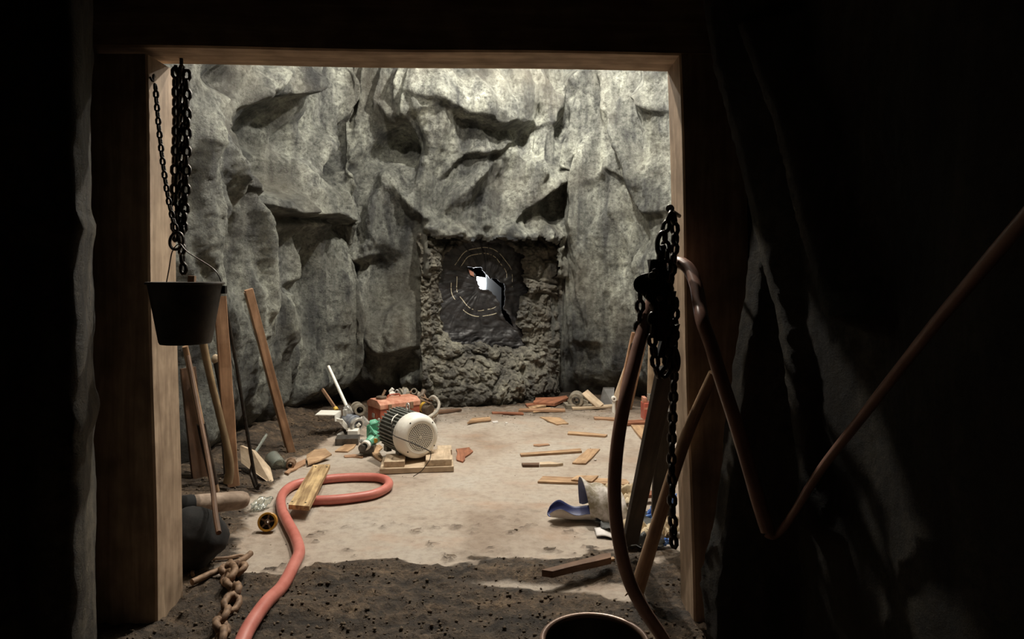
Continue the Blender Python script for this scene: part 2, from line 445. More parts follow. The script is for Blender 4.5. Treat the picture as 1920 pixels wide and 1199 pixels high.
def thing(name, label, cat, loc, group=None):
    o = bpy.data.objects.new(name, None); COL.objects.link(o)
    o.empty_display_size = 0.05
    o.location = loc; o['_o'] = tuple(Vector(loc))
    o['label'] = label; o['category'] = cat
    if group: o['group'] = group
    return o
def tag(o, label, cat, group=None):
    # a single-mesh thing: put its origin at its base
    me = o.data
    co = np.zeros(len(me.vertices) * 3); me.vertices.foreach_get('co', co); co = co.reshape(-1, 3)
    base = np.array([(co[:, 0].min() + co[:, 0].max()) / 2, (co[:, 1].min() + co[:, 1].max()) / 2, co[:, 2].min()])
    me.vertices.foreach_set('co', (co - base).ravel()); me.update()
    o.location = base; o['_o'] = tuple(base)
    o['label'] = label; o['category'] = cat
    if group: o['group'] = group
    return o
def grid_object(name, verts, nx, ny, material, keep=None, smooth=True, attrs=None, parent=None):
    """verts: (ny*nx,3); row-major over ny rows of nx"""
    idx = np.arange(nx * ny).reshape(ny, nx)
    q = np.stack([idx[:-1, :-1], idx[:-1, 1:], idx[1:, 1:], idx[1:, :-1]], -1).reshape(-1, 4)
    if keep is not None: q = q[keep.reshape(-1)]
    used = np.unique(q); remap = np.full(nx * ny, -1); remap[used] = np.arange(len(used))
    me = bpy.data.meshes.new(name)
    v = verts[used]
    qq = remap[q]
    me.vertices.add(len(v)); me.vertices.foreach_set('co', v.ravel())
    me.loops.add(qq.size); me.loops.foreach_set('vertex_index', qq.ravel())
    me.polygons.add(len(qq)); me.polygons.foreach_set('loop_start', np.arange(len(qq)) * 4)
    try: me.polygons.foreach_set('loop_total', np.full(len(qq), 4))
    except Exception: pass
    me.update(calc_edges=True)
    me.polygons.foreach_set('use_smooth', np.full(len(qq), smooth))
    for k, a in (attrs or {}).items():
        t = me.attributes.new(k, 'FLOAT', 'POINT'); t.data.foreach_set('value', a[used].astype(np.float32))
    me.materials.append(material)
    me.validate()
    o = bpy.data.objects.new(name, me); COL.objects.link(o)
    if parent is not None: o.parent = parent
    return o
# ================================================================ THE SETTING
# ---- floor with spilt earth
def dirt_amount(X, Y):
    X = np.asarray(X, float); Y = np.asarray(Y, float)
    n = fbm(X * 1.7, Y * 2.3, None, 5, 11, 0.6) * 0.55
    front = sstep(3.62, 3.26, Y + n + 0.10 * np.sin(X * 2.1 + 0.6))
    # swept, paler streaks across the threshold
    streak = np.exp(-((Y - (3.20 - 0.22 * (X - 0.1) + 0.03 * np.sin(5 * X))) / 0.07) ** 2) * sstep(-0.5, 0.0, X) * sstep(0.75, 0.5, X)
    streak2 = np.exp(-((Y - 3.62 - 0.03 * X) / 0.09) ** 2) * sstep(-1.35, -1.1, X) * sstep(-0.3, -0.7, X)
    left = sstep(0.06, -0.26, X + np.interp(Y, [3.0, 3.9, 4.7, 5.4, 6.0, 6.6, 7.2], [1.25, 1.42, 1.66, 1.70, 1.62, 1.48, 1.5]) + n * 0.45)
    right = sstep(0.55, 0.85, X + n * 0.5 - (Y - 3.2) * 0.18) * sstep(3.75, 3.45, Y)
    back = np.maximum(0.6 * sstep(7.35, 7.8, Y + n * 0.5), 0.42 * sstep(6.0, 7.5, Y + n * 0.6))
    d = np.maximum.reduce([front - 0.75 * streak - 0.8 * streak2, left, right, back])
    spot = 0.5 * sstep(0.26, 0.45, fbm(X * 9, Y * 12, None, 5, 23, 0.65)) * sstep(5.0, 3.5, Y)
    return np.clip(np.maximum(d, spot), 0, 1)
def floor_z(X, Y):
    X = np.asarray(X, float); Y = np.asarray(Y, float)
    d = dirt_amount(X, Y)
    z = d * (0.018 + 0.030 * (fbm(X * 6, Y * 6, None, 5, 31) + 0.25) + 0.016 * fbm(X * 26, Y * 26, None, 3, 37))
    z = z + 0.10 * sstep(-1.65, -2.2, X + (Y - 4) * 0.10) * (1 + 0.5 * fbm(X * 3, Y * 3, None, 3, 5)) * sstep(3.1, 3.6, Y)
    return z + 0.003 * fbm(X * 3, Y * 3, None, 3, 41)
gx = np.arange(-2.9, 2.75, 0.018); gy = np.concatenate([np.arange(-0.6, 2.2, 0.1), np.arange(2.2, 5.0, 0.016), np.arange(5.0, 9.3, 0.035)])
GX, GY = np.meshgrid(gx, gy)
GZ = floor_z(GX, GY)
floor = grid_object('floor', np.stack([GX.ravel(), GY.ravel(), GZ.ravel()], 1), len(gx), len(gy), M['floor'], attrs={'dirt': dirt_amount(GX, GY).ravel()})
floor['kind'] = 'structure'
def fz(x, y): return float(floor_z(np.array([x]), np.array([y]))[0])

# ---- rock walls of the chamber: one continuous sculpted skin
foot = [(-2.0, 3.07), (-2.42, 3.5), (-2.42, 4.6), (-2.36, 5.8), (-2.27, 7.0), (-2.17, 7.72), (-1.98, 7.93), (-1.5, 7.84), (-0.953, 7.68),
        (0.465, 8.30), (0.66, 8.42), (1.0, 8.22), (1.35, 7.85), (1.75, 7.3), (2.0, 6.0), (2.15, 4.5), (2.1, 3.07)]
fp = np.array(foot); seg = np.hypot(*(fp[1:] - fp[:-1]).T); cum = np.concatenate([[0], np.cumsum(seg)])
s_plugL, s_plugR = cum[8], cum[9]
s_cornerL, s_cornerR = cum[6], cum[12]
TOT = cum[-1]
ss = np.concatenate([np.arange(0, s_cornerR + 0.6, 0.0145), np.arange(s_cornerR + 0.62, TOT, 0.05), [TOT]])
zz = np.arange(-0.08, 5.2, 0.0155)
bx = np.interp(ss, cum, fp[:, 0]); by = np.interp(ss, cum, fp[:, 1])
k = np.exp(-np.linspace(-2, 2, 17) ** 2); k /= k.sum()
def smooth1(a):
    b = np.convolve(np.pad(a, 8, mode='edge'), k, 'valid'); return b
plain = (ss > s_plugL - 0.02) & (ss < s_plugR + 0.02)
bx2 = np.where(plain, bx, smooth1(bx)); by2 = np.where(plain, by, smooth1(by))
tx = np.gradient(bx2, ss); ty = np.gradient(by2, ss)
for _ in range(3): tx = smooth1(tx); ty = smooth1(ty)
ln = np.hypot(tx, ty); tx /= ln; ty /= ln
S, Z = np.meshgrid(ss, zz)
BX = np.broadcast_to(bx2, S.shape); BY = np.broadcast_to(by2, S.shape)
NX = np.broadcast_to(ty, S.shape); NY = np.broadcast_to(-tx, S.shape)
U = CX + BX / BY * F; V = HY - (Z - EYE) / BY * F      # where each wall point stands in the photograph

H = np.zeros_like(S)
# generic rock: leaning planes (voronoi facets), soft folds, pitted skin
rng = np.random.RandomState(5)
wS = S + 0.25 * fbm(S * 1.3, Z * 0.9, None, 3, 51); wZ = Z + 0.30 * fbm(S * 1.1, Z * 0.8, None, 3, 57)
cs = rng.uniform(0, TOT, 150); cz = rng.uniform(-0.2, 5.3, 150)
gs = rng.normal(0, 0.20, 150); gz = rng.normal(0.02, 0.13, 150); ch = rng.normal(0, 0.035, 150)
acc = np.zeros_like(S); wsum = np.zeros_like(S)
d1 = np.full(S.shape, 1e9)
for i in range(150):
    d2 = (wS - cs[i]) ** 2 + ((wZ - cz[i]) * 0.62) ** 2
    w = np.exp(-d2 * 20.0)
    acc += w * (ch[i] + gs[i] * (wS - cs[i]) + gz[i] * (wZ - cz[i])); wsum += w
H += 1.25 * acc / (wsum + 1e-9)
H += 0.12 * ridged(wS * 1.15, wZ * 0.42, None, 3, 61, 0.5)
H += 0.085 * ridged(wS * 3.1 + 0.35 * np.sin(wZ * 1.7), wZ * 0.62, None, 3, 63, 0.45) * (0.35 + 0.65 * sstep(-0.2, 0.35, fbm(S * 0.8, Z * 0.7, None, 2, 65)))
H += 0.05 * ridged(wS * 2.1 - 0.4 * wZ, wZ * 0.8, None, 3, 64, 0.5)
H += 0.042 * ridged(wS * 3.6 + 0.5 * wZ, wZ * 1.3, None, 4, 67, 0.55)

# features copied from the photograph. Points are photo pixels, sizes in metres
def dist_line(pts):
    best = np.full(U.shape, 1e9); side = np.zeros(U.shape); along = np.zeros(U.shape)
    L = [math.hypot(b[0] - a[0], b[1] - a[1]) for a, b in zip(pts, pts[1:])]; T = sum(L); acc_ = 0
    for (a, b), l in zip(zip(pts, pts[1:]), L):
        dx, dy = b[0] - a[0], b[1] - a[1]
        t = np.clip(((U - a[0]) * dx + (V - a[1]) * dy) / (l * l), 0, 1)
        d = np.hypot(U - a[0] - t * dx, V - a[1] - t * dy)
        m = d < best
        best = np.where(m, d, best)
        side = np.where(m, dx * (V - a[1]) - dy * (U - a[0]), side)
        along = np.where(m, (acc_ + t * l) / T, along)
        acc_ += l
    return best, side, along
front_mask = (BY > 3.4)
def ridge(pts, w, amp, taper=True, pw=1.0):
    global H
    amp = amp * 1.45
    d, sd, al = dist_line(pts)
    e = np.sin(np.pi * np.clip(al * 0.94 + 0.03, 0, 1)) ** 0.5 if taper else 1.0
    H = H + front_mask * amp * e * np.clip(1 - d / w, 0, 1) ** pw
def ledge(pts, w, amp, soft=5.0, pw=1.3):
    """ground to the left of the line (looking along it) stands proud and falls off sharply at the line"""
    global H
    d, sd, al = dist_line(pts)
    amp = amp * 1.25
    wob = 5 * fbm(U / 16, V / 16, None, 3, 71)
    q = np.where(sd < 0, d, -d) + wob
    e = np.sin(np.pi * np.clip(al * 0.92 + 0.04, 0, 1)) ** 0.6
    H = H + front_mask * amp * e * sstep(-soft, soft * 0.4, q) * np.clip(1 - np.clip(q, 0, None) / w, 0, 1) ** pw
def blob(cx, cy, rx, ry, amp, rot=0.0, pw=2.0):
    global H
    amp = amp * 1.3
    c, s_ = math.cos(rot), math.sin(rot)
    a = ((U - cx) * c + (V - cy) * s_) / rx; b = (-(U - cx) * s_ + (V - cy) * c) / ry
    H = H + front_mask * amp * np.clip(1 - (a * a + b * b), 0, 1) ** pw

# left flank: long drapes
ridge([(352, 215), (362, 300), (372, 380), (385, 470)], 34, 0.16)
ridge([(392, 225), (402, 275), (430, 345), (452, 405), (463, 470)], 30, 0.15)
ridge([(452, 400), (470, 520), (478, 600)], 24, 0.12)
ridge([(418, 580), (440, 690), (456, 770)], 26, 0.12)
ridge([(475, 470), (500, 560), (520, 640)], 26, 0.07)
blob(425, 520, 20, 70, -0.10, -0.1)
blob(500, 270, 75, 110, -0.28, -0.2)
for (pts_, w_, a_) in (([(412, 130), (404, 180), (396, 228)], 16, .07), ([(436, 128), (428, 180), (420, 240)], 14, .07), ([(462, 130), (458, 170), (463, 215)], 9, .09),
    ([(484, 128), (480, 165), (476, 196)], 9, .10), ([(512, 128), (508, 150), (500, 178)], 8, .10), ([(534, 128), (530, 150), (526, 176)], 8, .10), ([(572, 128), (566, 190), (548, 250)], 12, .08),
    ([(585, 240), (570, 290), (552, 330)], 9, .09), ([(612, 128), (606, 200), (598, 262)], 10, .10), ([(646, 128), (640, 190), (628, 250)], 11, .10), ([(680, 128), (676, 170), (668, 215)], 10, .10),
    ([(697, 128), (690, 200), (676, 262)], 10, .09), ([(738, 126), (730, 170), (716, 215)], 10, .10), ([(772, 128), (766, 170), (756, 205)], 10, .10), ([(520, 240), (530, 280), (538, 312)], 9, .07),
    ([(640, 345), (662, 320), (690, 300)], 10, .08), ([(655, 380), (672, 340), (700, 310)], 10, .08), ([(590, 330), (596, 365), (600, 398)], 8, .05), ([(566, 330), (572, 365), (575, 400)], 8, .05),
    ([(615, 330), (622, 370), (630, 405)], 9, .05), ([(382, 250), (388, 330), (402, 420)], 9, .06), ([(412, 300), (428, 380), (440, 470)], 9, .06), ([(372, 480), (390, 560), (402, 640)], 12, .07),
    ([(446, 470), (452, 560), (466, 650)], 10, .07), ([(495, 470), (500, 540), (516, 640)], 10, .06), ([(525, 600), (535, 680), (548, 760)], 12, .06), ([(592, 470), (586, 560), (590, 680)], 9, .06),
    ([(655, 500), (664, 570), (668, 640)], 11, .06), ([(830, 330), (852, 300), (880, 285)], 9, .07), ([(1000, 250), (985, 290), (975, 330)], 8, .07), ([(1018, 245), (1006, 290), (990, 350)], 8, .07),
    ([(1060, 250), (1072, 290), (1068, 330)], 10, .08), ([(1085, 190), (1078, 240), (1085, 290)], 9, .07), ([(1150, 330), (1160, 400), (1172, 460)], 10, .07), ([(1195, 400), (1205, 460), (1200, 540)], 10, .05),
    ([(1045, 480), (1052, 580), (1056, 690)], 10, .06), ([(1110, 470), (1118, 560), (1112, 660)], 12, .05)):
    ridge(pts_, w_, a_)
blob(400, 150, 60, 40, -0.16, 0.5)
blob(545, 130, 120, 190, 0.12, 0.0, 1.3)
ridge([(450, 240), (446, 270), (440, 310)], 14, 0.08)
ridge([(460, 190), (478, 150), (492, 120)], 18, 0.16)
ridge([(505, 190), (522, 160), (524, 110)], 16, 0.16)
ridge([(540, 172), (552, 140), (558, 100)], 15, 0.16)
ledge([(440, 205), (475, 185), (520, 178), (555, 150), (565, 120)], 60, 0.07)
ridge([(600, 128), (592, 190), (575, 250), (556, 305), (538, 345)], 26, 0.15)
ridge([(480, 250), (510, 290), (538, 312), (540, 345), (548, 380)], 22, 0.12)
ridge([(635, 110), (622, 190), (630, 235)], 34, 0.20)
ridge([(668, 130), (658, 210), (640, 300), (618, 350)], 30, 0.12)
ridge([(715, 120), (700, 190), (690, 240)], 26, 0.14)
ridge([(760, 130), (745, 180), (730, 215)], 26, 0.13)
ridge([(790, 120), (782, 180), (775, 220)], 22, 0.12)
blob(512, 345, 40, 34, -0.18, -0.3)
ledge([(462, 372), (490, 395), (520, 402), (560, 404), (590, 415), (622, 432), (634, 470)], 95, 0.34, 4)
blob(590, 365, 60, 45, 0.10)
ridge([(500, 425), (545, 420), (582, 422)], 22, 0.15)
ridge([(584, 425), (606, 500), (612, 570), (610, 660), (600, 740)], 40, 0.24, pw=0.9)
ledge([(612, 760), (615, 650), (618, 560), (614, 490), (600, 440)], 60, 0.20, 4)
blob(565, 520, 16, 70, -0.10)
blob(531, 540, 14, 18, -0.10)
ridge([(540, 430), (530, 500), (538, 560)], 18, 0.09)
blob(632, 520, 22, 60, -0.14)
ridge([(640, 590), (652, 660), (662, 720)], 34, 0.16)
ridge([(560, 640), (575, 720), (580, 770)], 30, 0.08)
# centre-left
ledge([(640, 345), (690, 285), (735, 240), (790, 218)], 70, 0.22, 6)
blob(745, 275, 75, 55, -0.26, -0.55)
ridge([(740, 300), (733, 350), (722, 385), (716, 430), (718, 470)], 30, 0.17)
ridge([(742, 330), (765, 370), (790, 400), (825, 430)], 24, 0.15)
ridge([(800, 300), (790, 350), (800, 400)], 20, 0.10)
ledge([(640, 480), (680, 492), (715, 478), (725, 460)], 90, 0.17, 5)
ridge([(680, 500), (692, 560), (700, 620), (704, 690)], 34, 0.12)
blob(738, 455, 30, 45, 0.12)
blob(742, 617, 42, 50, 0.16, 0.0, 0.7)
ledge([(712, 655), (745, 662), (790, 648)], 60, 0.13, 4)
blob(755, 690, 50, 28, -0.18, -0.4)
# brow above the niche
ridge([(816, 120), (815, 190), (822, 240), (812, 290)], 30, 0.14)
blob(915, 180, 115, 68, 0.22, 0.1, 1.2)
ledge([(818, 205), (850, 222), (880, 232), (920, 246), (962, 240), (1005, 238)], 90, 0.26, 5)
ledge([(862, 290), (895, 296), (925, 285), (955, 268)], 45, 0.17, 5)
ridge([(812, 412), (845, 375), (900, 325), (952, 278)], 30, 0.16)
ridge([(952, 276), (975, 310), (1002, 342)], 26, 0.14)
ledge([(970, 402), (1002, 372), (1040, 345), (1082, 312)], 80, 0.28, 4)
blob(1035, 385, 55, 40, -0.16, -0.7)
ridge([(978, 125), (1015, 165), (1034, 195), (1060, 230)], 20, 0.12)
ridge([(1034, 195), (1075, 160), (1120, 128)], 22, 0.13)
ridge([(1034, 195), (1015, 260), (990, 330)], 24, 0.10)
blob(1060, 240, 26, 50, -0.10, 0.4)
ridge([(1135, 215), (1120, 285), (1102, 340), (1096, 420), (1096, 470)], 26, 0.17)
ridge([(1130, 130), (1150, 210), (1178, 262), (1192, 310), (1210, 370)], 20, 0.14)
ridge([(1160, 190), (1190, 280), (1225, 360)], 16, 0.10)
ledge([(1190, 170), (1225, 205), (1262, 212)], 70, 0.12, 5)
ledge([(1205, 385), (1230, 402), (1262, 398)], 60, 0.14, 5)
ledge([(1105, 360), (1150, 320), (1190, 340), (1205, 400)], 60, 0.10, 6)
ridge([(1170, 360), (1150, 420), (1160, 500)], 26, 0.08)
blob(1165, 500, 30, 70, -0.07)
ridge([(1060, 500), (1072, 600), (1085, 700)], 26, 0.08)
ledge([(1085, 640), (1105, 636), (1125, 640)], 26, 0.09, 3)
blob(1060, 690, 24, 45, -0.08, 0.3)

# square niche that holds the rubble plug: lip proud above it, edges broken
def rect_inside(u, v):
    j = 7 * fbm(u / 14, v / 14, None, 3, 77)
    return np.minimum.reduce([u - 803 + j, 1031 - u + j, v - (443 + 0.05 * (u - 803)) + 1.6 * j, 790 - v])
RI = rect_inside(U, V)
lip = np.clip(1 - np.abs(RI + 6) / 26, 0, 1) * (V < 520)
H += front_mask * 0.16 * lip
H += front_mask * 0.035 * np.clip(1 - np.abs(RI) / 30, 0, 1) * (0.5 + fbm(U / 12, V / 12, None, 3, 83))
for _ in range(2):
    Hp = np.pad(H, 1, mode='edge'); H = 0.5 * H + 0.125 * (Hp[:-2, 1:-1] + Hp[2:, 1:-1] + Hp[1:-1, :-2] + Hp[1:-1, 2:])
# fine pitted skin
H += 0.020 * ridged(S * 7.5 + 2 * H, Z * 4.6, None, 4, 89, 0.55) + 0.014 * fbm(S * 16, Z * 13, None, 4, 91) + 0.006 * ridged(S * 30, Z * 26, None, 3, 97)
near_niche = np.clip(1 - np.abs(RI) / 60, 0, 1) * (RI < 0)
H *= np.where((U > 780) & (U < 1060) & (V > 520), 0.55, 1.0)
H -= 0.05 + 0.16 * sstep(0.35, 0.0, Z)
H = np.where(H > 0.35, 0.35 + 0.3 * np.tanh((H - 0.35) / 0.3), H)
cl = (S < s_plugL - 2.2) * sstep(2.1, 1.5, Z)
H = np.where(H > 0.20, H * (1 - cl) + cl * (0.20 + 0.07 * np.tanh((H - 0.20) / 0.07)), H)
WX = BX + NX * H; WY = BY + NY * H
WZ = Z + 0.0
verts = np.stack([WX.ravel(), WY.ravel(), WZ.ravel()], 1)
keep = ~((RI[:-1, :-1] > 0) & (RI[1:, 1:] > 0) & (RI[:-1, 1:] > 0) & (RI[1:, :-1] > 0))
keep &= ~((U[:-1, :-1] > 803) & (U[:-1, :-1] < 1031) & (V[:-1, :-1] > 700) & (BY[:-1, :-1] > 7.5))
smid = 0.5 * (S[:-1, :-1] + S[:-1, 1:])
for nm, lo, hi in (('wall_left', -1, s_cornerL), ('wall_back', s_cornerL, s_cornerR), ('wall_right', s_cornerR, 1e9)):
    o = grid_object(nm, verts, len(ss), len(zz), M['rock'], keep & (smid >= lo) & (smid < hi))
    o['kind'] = 'structure'

# plane of the niche face, for things placed on it
pA = np.array(foot[8]); pB = np.array(foot[9]); pd = (pB - pA) / np.hypot(*(pB - pA)); pn = np.array([pd[1], -pd[0]])  # pn points into the chamber
def PP(px, py, off=0.0):
    """point where the sight line of a photo pixel meets the niche plane moved 'off' metres into the chamber"""
    dx = (px - CX) / F; q = pA + pn * off
    Y = (q @ pn) / (dx * pn[0] + pn[1])
    return P(px, py, Y)
N3 = Vector((pn[0], pn[1], 0)); D3 = Vector((pd[0], pd[1], 0))

# shaft walls behind the niche, coloured black to stand for its darkness
m = MB()
a, b = PP(800, 432, -0.30), PP(1036, 440, -0.30); a.z = 2.12; b.z = 2.12; dep = N3 * -0.7
a0, b0 = Vector((a.x, a.y, -0.05)), Vector((b.x, b.y, -0.05))
m.add([a0, b0, b, a, a0 + dep, b0 + dep, b + dep, a + dep], [(4, 5, 6, 7), (0, 1, 5, 4), (2, 3, 7, 6), (0, 4, 7, 3), (1, 2, 6, 5)])
m.build('wall_niche', M['black'])['kind'] = 'structure'

# rubble plug: lumpy ring of set mud and stone around the torn membrane
nu, nv = 250, 320
pu = np.linspace(788, 1046, nu); pv = np.linspace(436, 775, nv)
PU, PV = np.meshgrid(pu, pv)
base = np.array([[PP(x, 0, 0)[0], PP(x, 0, 0)[1]] for x in pu])
pX = np.broadcast_to(base[:, 0], PU.shape); pY = np.broadcast_to(base[:, 1], PU.shape)
pZ = EYE - (PV - HY) / F * pY
sl = (pX - pA[0]) * pd[0] + (pY - pA[1]) * pd[1]
wu = sl + 0.10 * fbm(sl * 4, pZ * 4, None, 3, 3); wv = pZ + 0.10 * fbm(sl * 4 + 9, pZ * 4, None, 3, 4)
def dome(sc, sd):
    f1, f2, hh = worley(wu * sc, wv * sc, sd)
    return np.sqrt(np.clip(1 - (f1 / 0.95) ** 2, 0, 1)) * (0.75 + 0.35 * hh) * (0.72 + 0.28 * sstep(0.0, 0.22, f2 - f1))
hp = -0.17 + 0.15 * dome(3.4, 101) + 0.075 * dome(9, 103) + 0.022 * dome(20, 105) + 0.055 * fbm(sl * 8, pZ * 8, None, 6, 107, 0.6) + 0.025 * ridged(sl * 14, pZ * 12, None, 4, 109)
hp = hp + 0.33 * sstep(630, 745, PV) * np.clip(1 - 0.9 * np.abs((PU - 915) / 122) ** 2, 0, 1) - 0.10 * sstep(735, 775, PV)
hp = hp - 0.15 * sstep(474, 446, PV) + 0.07 * (sstep(1008, 1036, PU) + sstep(826, 798, PU)) * sstep(500, 540, PV)
hole_poly = [(834, 500), (842, 476), (862, 458), (900, 452), (942, 452), (968, 462), (986, 478), (986, 515), (990, 545), (982, 570), (977, 598), (986, 622), (990, 648),
             (968, 658), (945, 648), (922, 650), (900, 640), (872, 646), (852, 642), (838, 618), (832, 590), (836, 565), (828, 540)]
def poly_sd(px, py, poly):
    d = np.full(px.shape, 1e9); ins = np.zeros(px.shape, bool)
    n = len(poly)
    for i in range(n):
        ax_, ay_ = poly[i]; bx_, by_ = poly[(i + 1) % n]
        t = np.clip(((px - ax_) * (bx_ - ax_) + (py - ay_) * (by_ - ay_)) / ((bx_ - ax_) ** 2 + (by_ - ay_) ** 2), 0, 1)
        d = np.minimum(d, np.hypot(px - ax_ - t * (bx_ - ax_), py - ay_ - t * (by_ - ay_)))
        c = ((ay_ > py) != (by_ > py)) & (px < (bx_ - ax_) * (py - ay_) / (by_ - ay_ + 1e-12) + ax_)
        ins ^= c
    return np.where(ins, d, -d)
hd = poly_sd(PU, PV, hole_poly) + 6 * fbm(PU / 10, PV / 10, None, 3, 113)
hp = hp - 0.07 * sstep(-10, 2, hd)
pv3 = np.stack([(pX + pn[0] * hp).ravel(), (pY + pn[1] * hp).ravel(), np.maximum(pZ, -0.02).ravel()], 1)
kq = ~((hd[:-1, :-1] > 0) & (hd[1:, 1:] > 0) & (hd[1:, :-1] > 0) & (hd[:-1, 1:] > 0))
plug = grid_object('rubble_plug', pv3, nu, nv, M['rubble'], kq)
plug['kind'] = 'structure'

# ---- torn black membrane set in the plug
def memb_off(px, py):
    px = np.asarray(px, float); py = np.asarray(py, float)
    r = np.hypot((px - 905) / 0.9, py - 540); th = np.arctan2(py - 540, (px - 905) / 0.9)
    tear = poly_sd(px, py, TEAR)
    o = -0.205 + 0.010 * ridged(th * 5 + 0.02 * r, r / 60, None, 3, 121) * sstep(5, 40, r) + 0.010 * fbm(px / 16, py / 12, None, 3, 127)
    o = o + 0.035 * sstep(26, 0, -tear) * (fbm(px / 18, py / 18, None, 2, 131) + 0.3)
    o = o + 0.055 * sstep(600, 650, py) * (0.5 + 0.7 * ridged(px / 40 + py / 50, py / 22, None, 3, 137))
    return o
TEAR = [(x / 4.0 + 780, y / 4.0 + 420) for x, y in
        [(372, 318), (430, 328), (478, 322), (492, 330), (500, 352), (545, 408), (600, 410), (632, 440), (655, 452), (662, 492), (652, 508), (668, 560), (655, 640), (690, 690), (712, 730), (735, 788),
         (694, 745), (648, 702), (640, 655), (628, 640), (622, 600), (598, 548), (560, 510), (540, 494), (500, 494), (478, 486), (470, 455), (455, 420), (440, 372), (418, 345)]]
nu, nv = 210, 230
pu = np.linspace(816, 1006, nu); pv = np.linspace(440, 672, nv)
PU, PV = np.meshgrid(pu, pv)
mo = memb_off(PU, PV)
base = np.array([[PP(x, 0, -0.2)[0], PP(x, 0, -0.2)[1]] for x in pu])
mx = np.broadcast_to(base[:, 0], PU.shape); my = np.broadcast_to(base[:, 1], PU.shape)
mz = EYE - (PV - HY) / F * my
tq = poly_sd(PU, PV, TEAR) + 1.2 * fbm(PU / 4, PV / 4, None, 2, 139)
cuts = [[(918 - 14, 479), (902, 491), (906, 494), (915, 484)]]
kq = ~((tq[:-1, :-1] > 0) & (tq[1:, 1:] > 0))
memb = thing('torn_membrane', 'black wrinkled rubber sheet with a jagged tear, set in the rubble plug', 'sheet', PP(905, 560, -0.2))
mo_v = np.stack([(mx + pn[0] * (mo + 0.2)).ravel(), (my + pn[1] * (mo + 0.2)).ravel(), mz.ravel()], 1) - np.array(memb['_o'])
sh = grid_object('sheet', mo_v, nu, nv, M['black_sheet'], kq, parent=memb)
md = sh.modifiers.new('thickness', 'SOLIDIFY'); md.thickness = 0.012; md.offset = -1
def ring_arc(cx, cy, rx, ry, a0, a1, wob=1.0, r=0.0062):
    m = MB(); pts = []
    for i in range(26):
        a = math.radians(a0 + (a1 - a0) * i / 25)
        x = cx + rx * math.cos(a) + wob * math.sin(9 * a + cx); y = cy + ry * math.sin(a) + wob * math.sin(7 * a + 1)
        pts.append(PP(x, y, float(memb_off(np.array([x]), np.array([y]))[0]) + 0.008))
    m.tube(pts, r, 5)
    return m
for (rx, ry, spans) in ((58, 65, [(-150, -60), (-56, -20), (-12, 8), (58, 88), (96, 126), (150, 178)]), (47.5, 54, [(-152, -35), (-28, -8), (56, 76), (84, 100), (110, 150), (160, 190)])):
    for a0, a1 in spans:
        o = ring_arc(903, 529, rx, ry, a0, a1).build('scored_ring', M['gold_line'], memb)
# flap curled back at the edge of the tear
m = MB()
fl_ = [(878, 505), (888, 511), (889, 519), (882, 516)]
m.slab([PP(x, y, -0.165) for x, y in fl_], N3 * -0.006)
fo = m.build('curled_flap', mottled('brown_flap', (0.25, 0.11, 0.07), (0.42, 0.2, 0.14), 0.6, 0, 12), memb)
# pale board behind the tear
pb = MB()
pb.slab([PP(x, y, -0.47) for x, y in ((868, 515), (911, 521), (911, 600), (868, 600))], N3 * -0.02)
pbo = pb.build('pale_board', M['panel_white'])
tag(pbo, 'bright white panel seen through the tear in the black sheet', 'panel')
pb = MB()
a, b, c_, d_ = (912, 515), (940, 540), (940, 600), (912, 600)
pb.slab([PP(a[0], a[1], -0.47), PP(b[0], b[1], -0.60), PP(c_[0], c_[1], -0.60), PP(d_[0], d_[1], -0.47)], N3 * -0.02)
pbo = pb.build('pale_board', M['panel_white'])
tag(pbo, 'bluish grey panel beside the white one behind the tear', 'panel')

# ---- roof of the chamber
xs = np.arange(-3.0, 2.9, 0.06); ys = np.arange(2.9, 9.6, 0.06)
RX, RY = np.meshgrid(xs, ys)
RZ = 5.05 + 0.16 * ridged(RX * 1.1, RY * 1.1, None, 4, 141)
grid_object('ceiling', np.stack([RX.ravel(), RY.ravel(), RZ.ravel()], 1), len(xs), len(ys), M['rock'])['kind'] = 'structure'

# ---- timber set: two posts and a lintel
Y0, Y1 = 2.84, 3.07
def timber(name, near_bot, near_top, width_sign, wdt, label, zb=-0.03, ztop=2.452):
    # inner near edge given at bottom and top (px at y=1180, py at y=120)
    m = MB(); n = 14; vs = []; fs = []; gc = []
    xb = (near_bot - CX) / F * Y0; xt = (near_top - CX) / F * Y0
    for i in range(n + 1):
        k = i / n; z = zb + (ztop - zb) * k; x = xb + (xt - xb) * k + 0.004 * math.sin(9 * k + near_bot)
        xo = x + width_sign * wdt
        for (px_, py_) in ((x, Y0 + .008), (x + width_sign * .008, Y0), (xo, Y0), (xo, Y1), (x + width_sign * .008, Y1), (x, Y1 - .008)):
            vs.append((px_, py_, z)); gc.append((z, px_ + 3 * width_sign, py_))
    for i in range(n):
        for j in range(6):
            a = i * 6 + j; b = i * 6 + (j + 1) % 6
            fs.append((a, b, b + 6, a + 6))
    fs += [tuple(range(6)), tuple(range(n * 6, n * 6 + 6))]
    m.add(vs, fs, gc)
    return tag(m.build(name, M['timber']), label, 'post')
postL = timber('timber_post', 295, 274, -1, 0.26, 'left squared timber post of the doorway, lit on its inner face')
postR = timber('timber_post', 1301, 1274, 1, 0.27, 'right squared timber post of the doorway, behind the hanging chains')
m = MB()
zl, zr = EYE + (HY - 89) / F * Y0, EYE + (HY - 103) / F * Y0
xl, xr = -1.56 , 0.72
vs = []; fs = []; gc = []
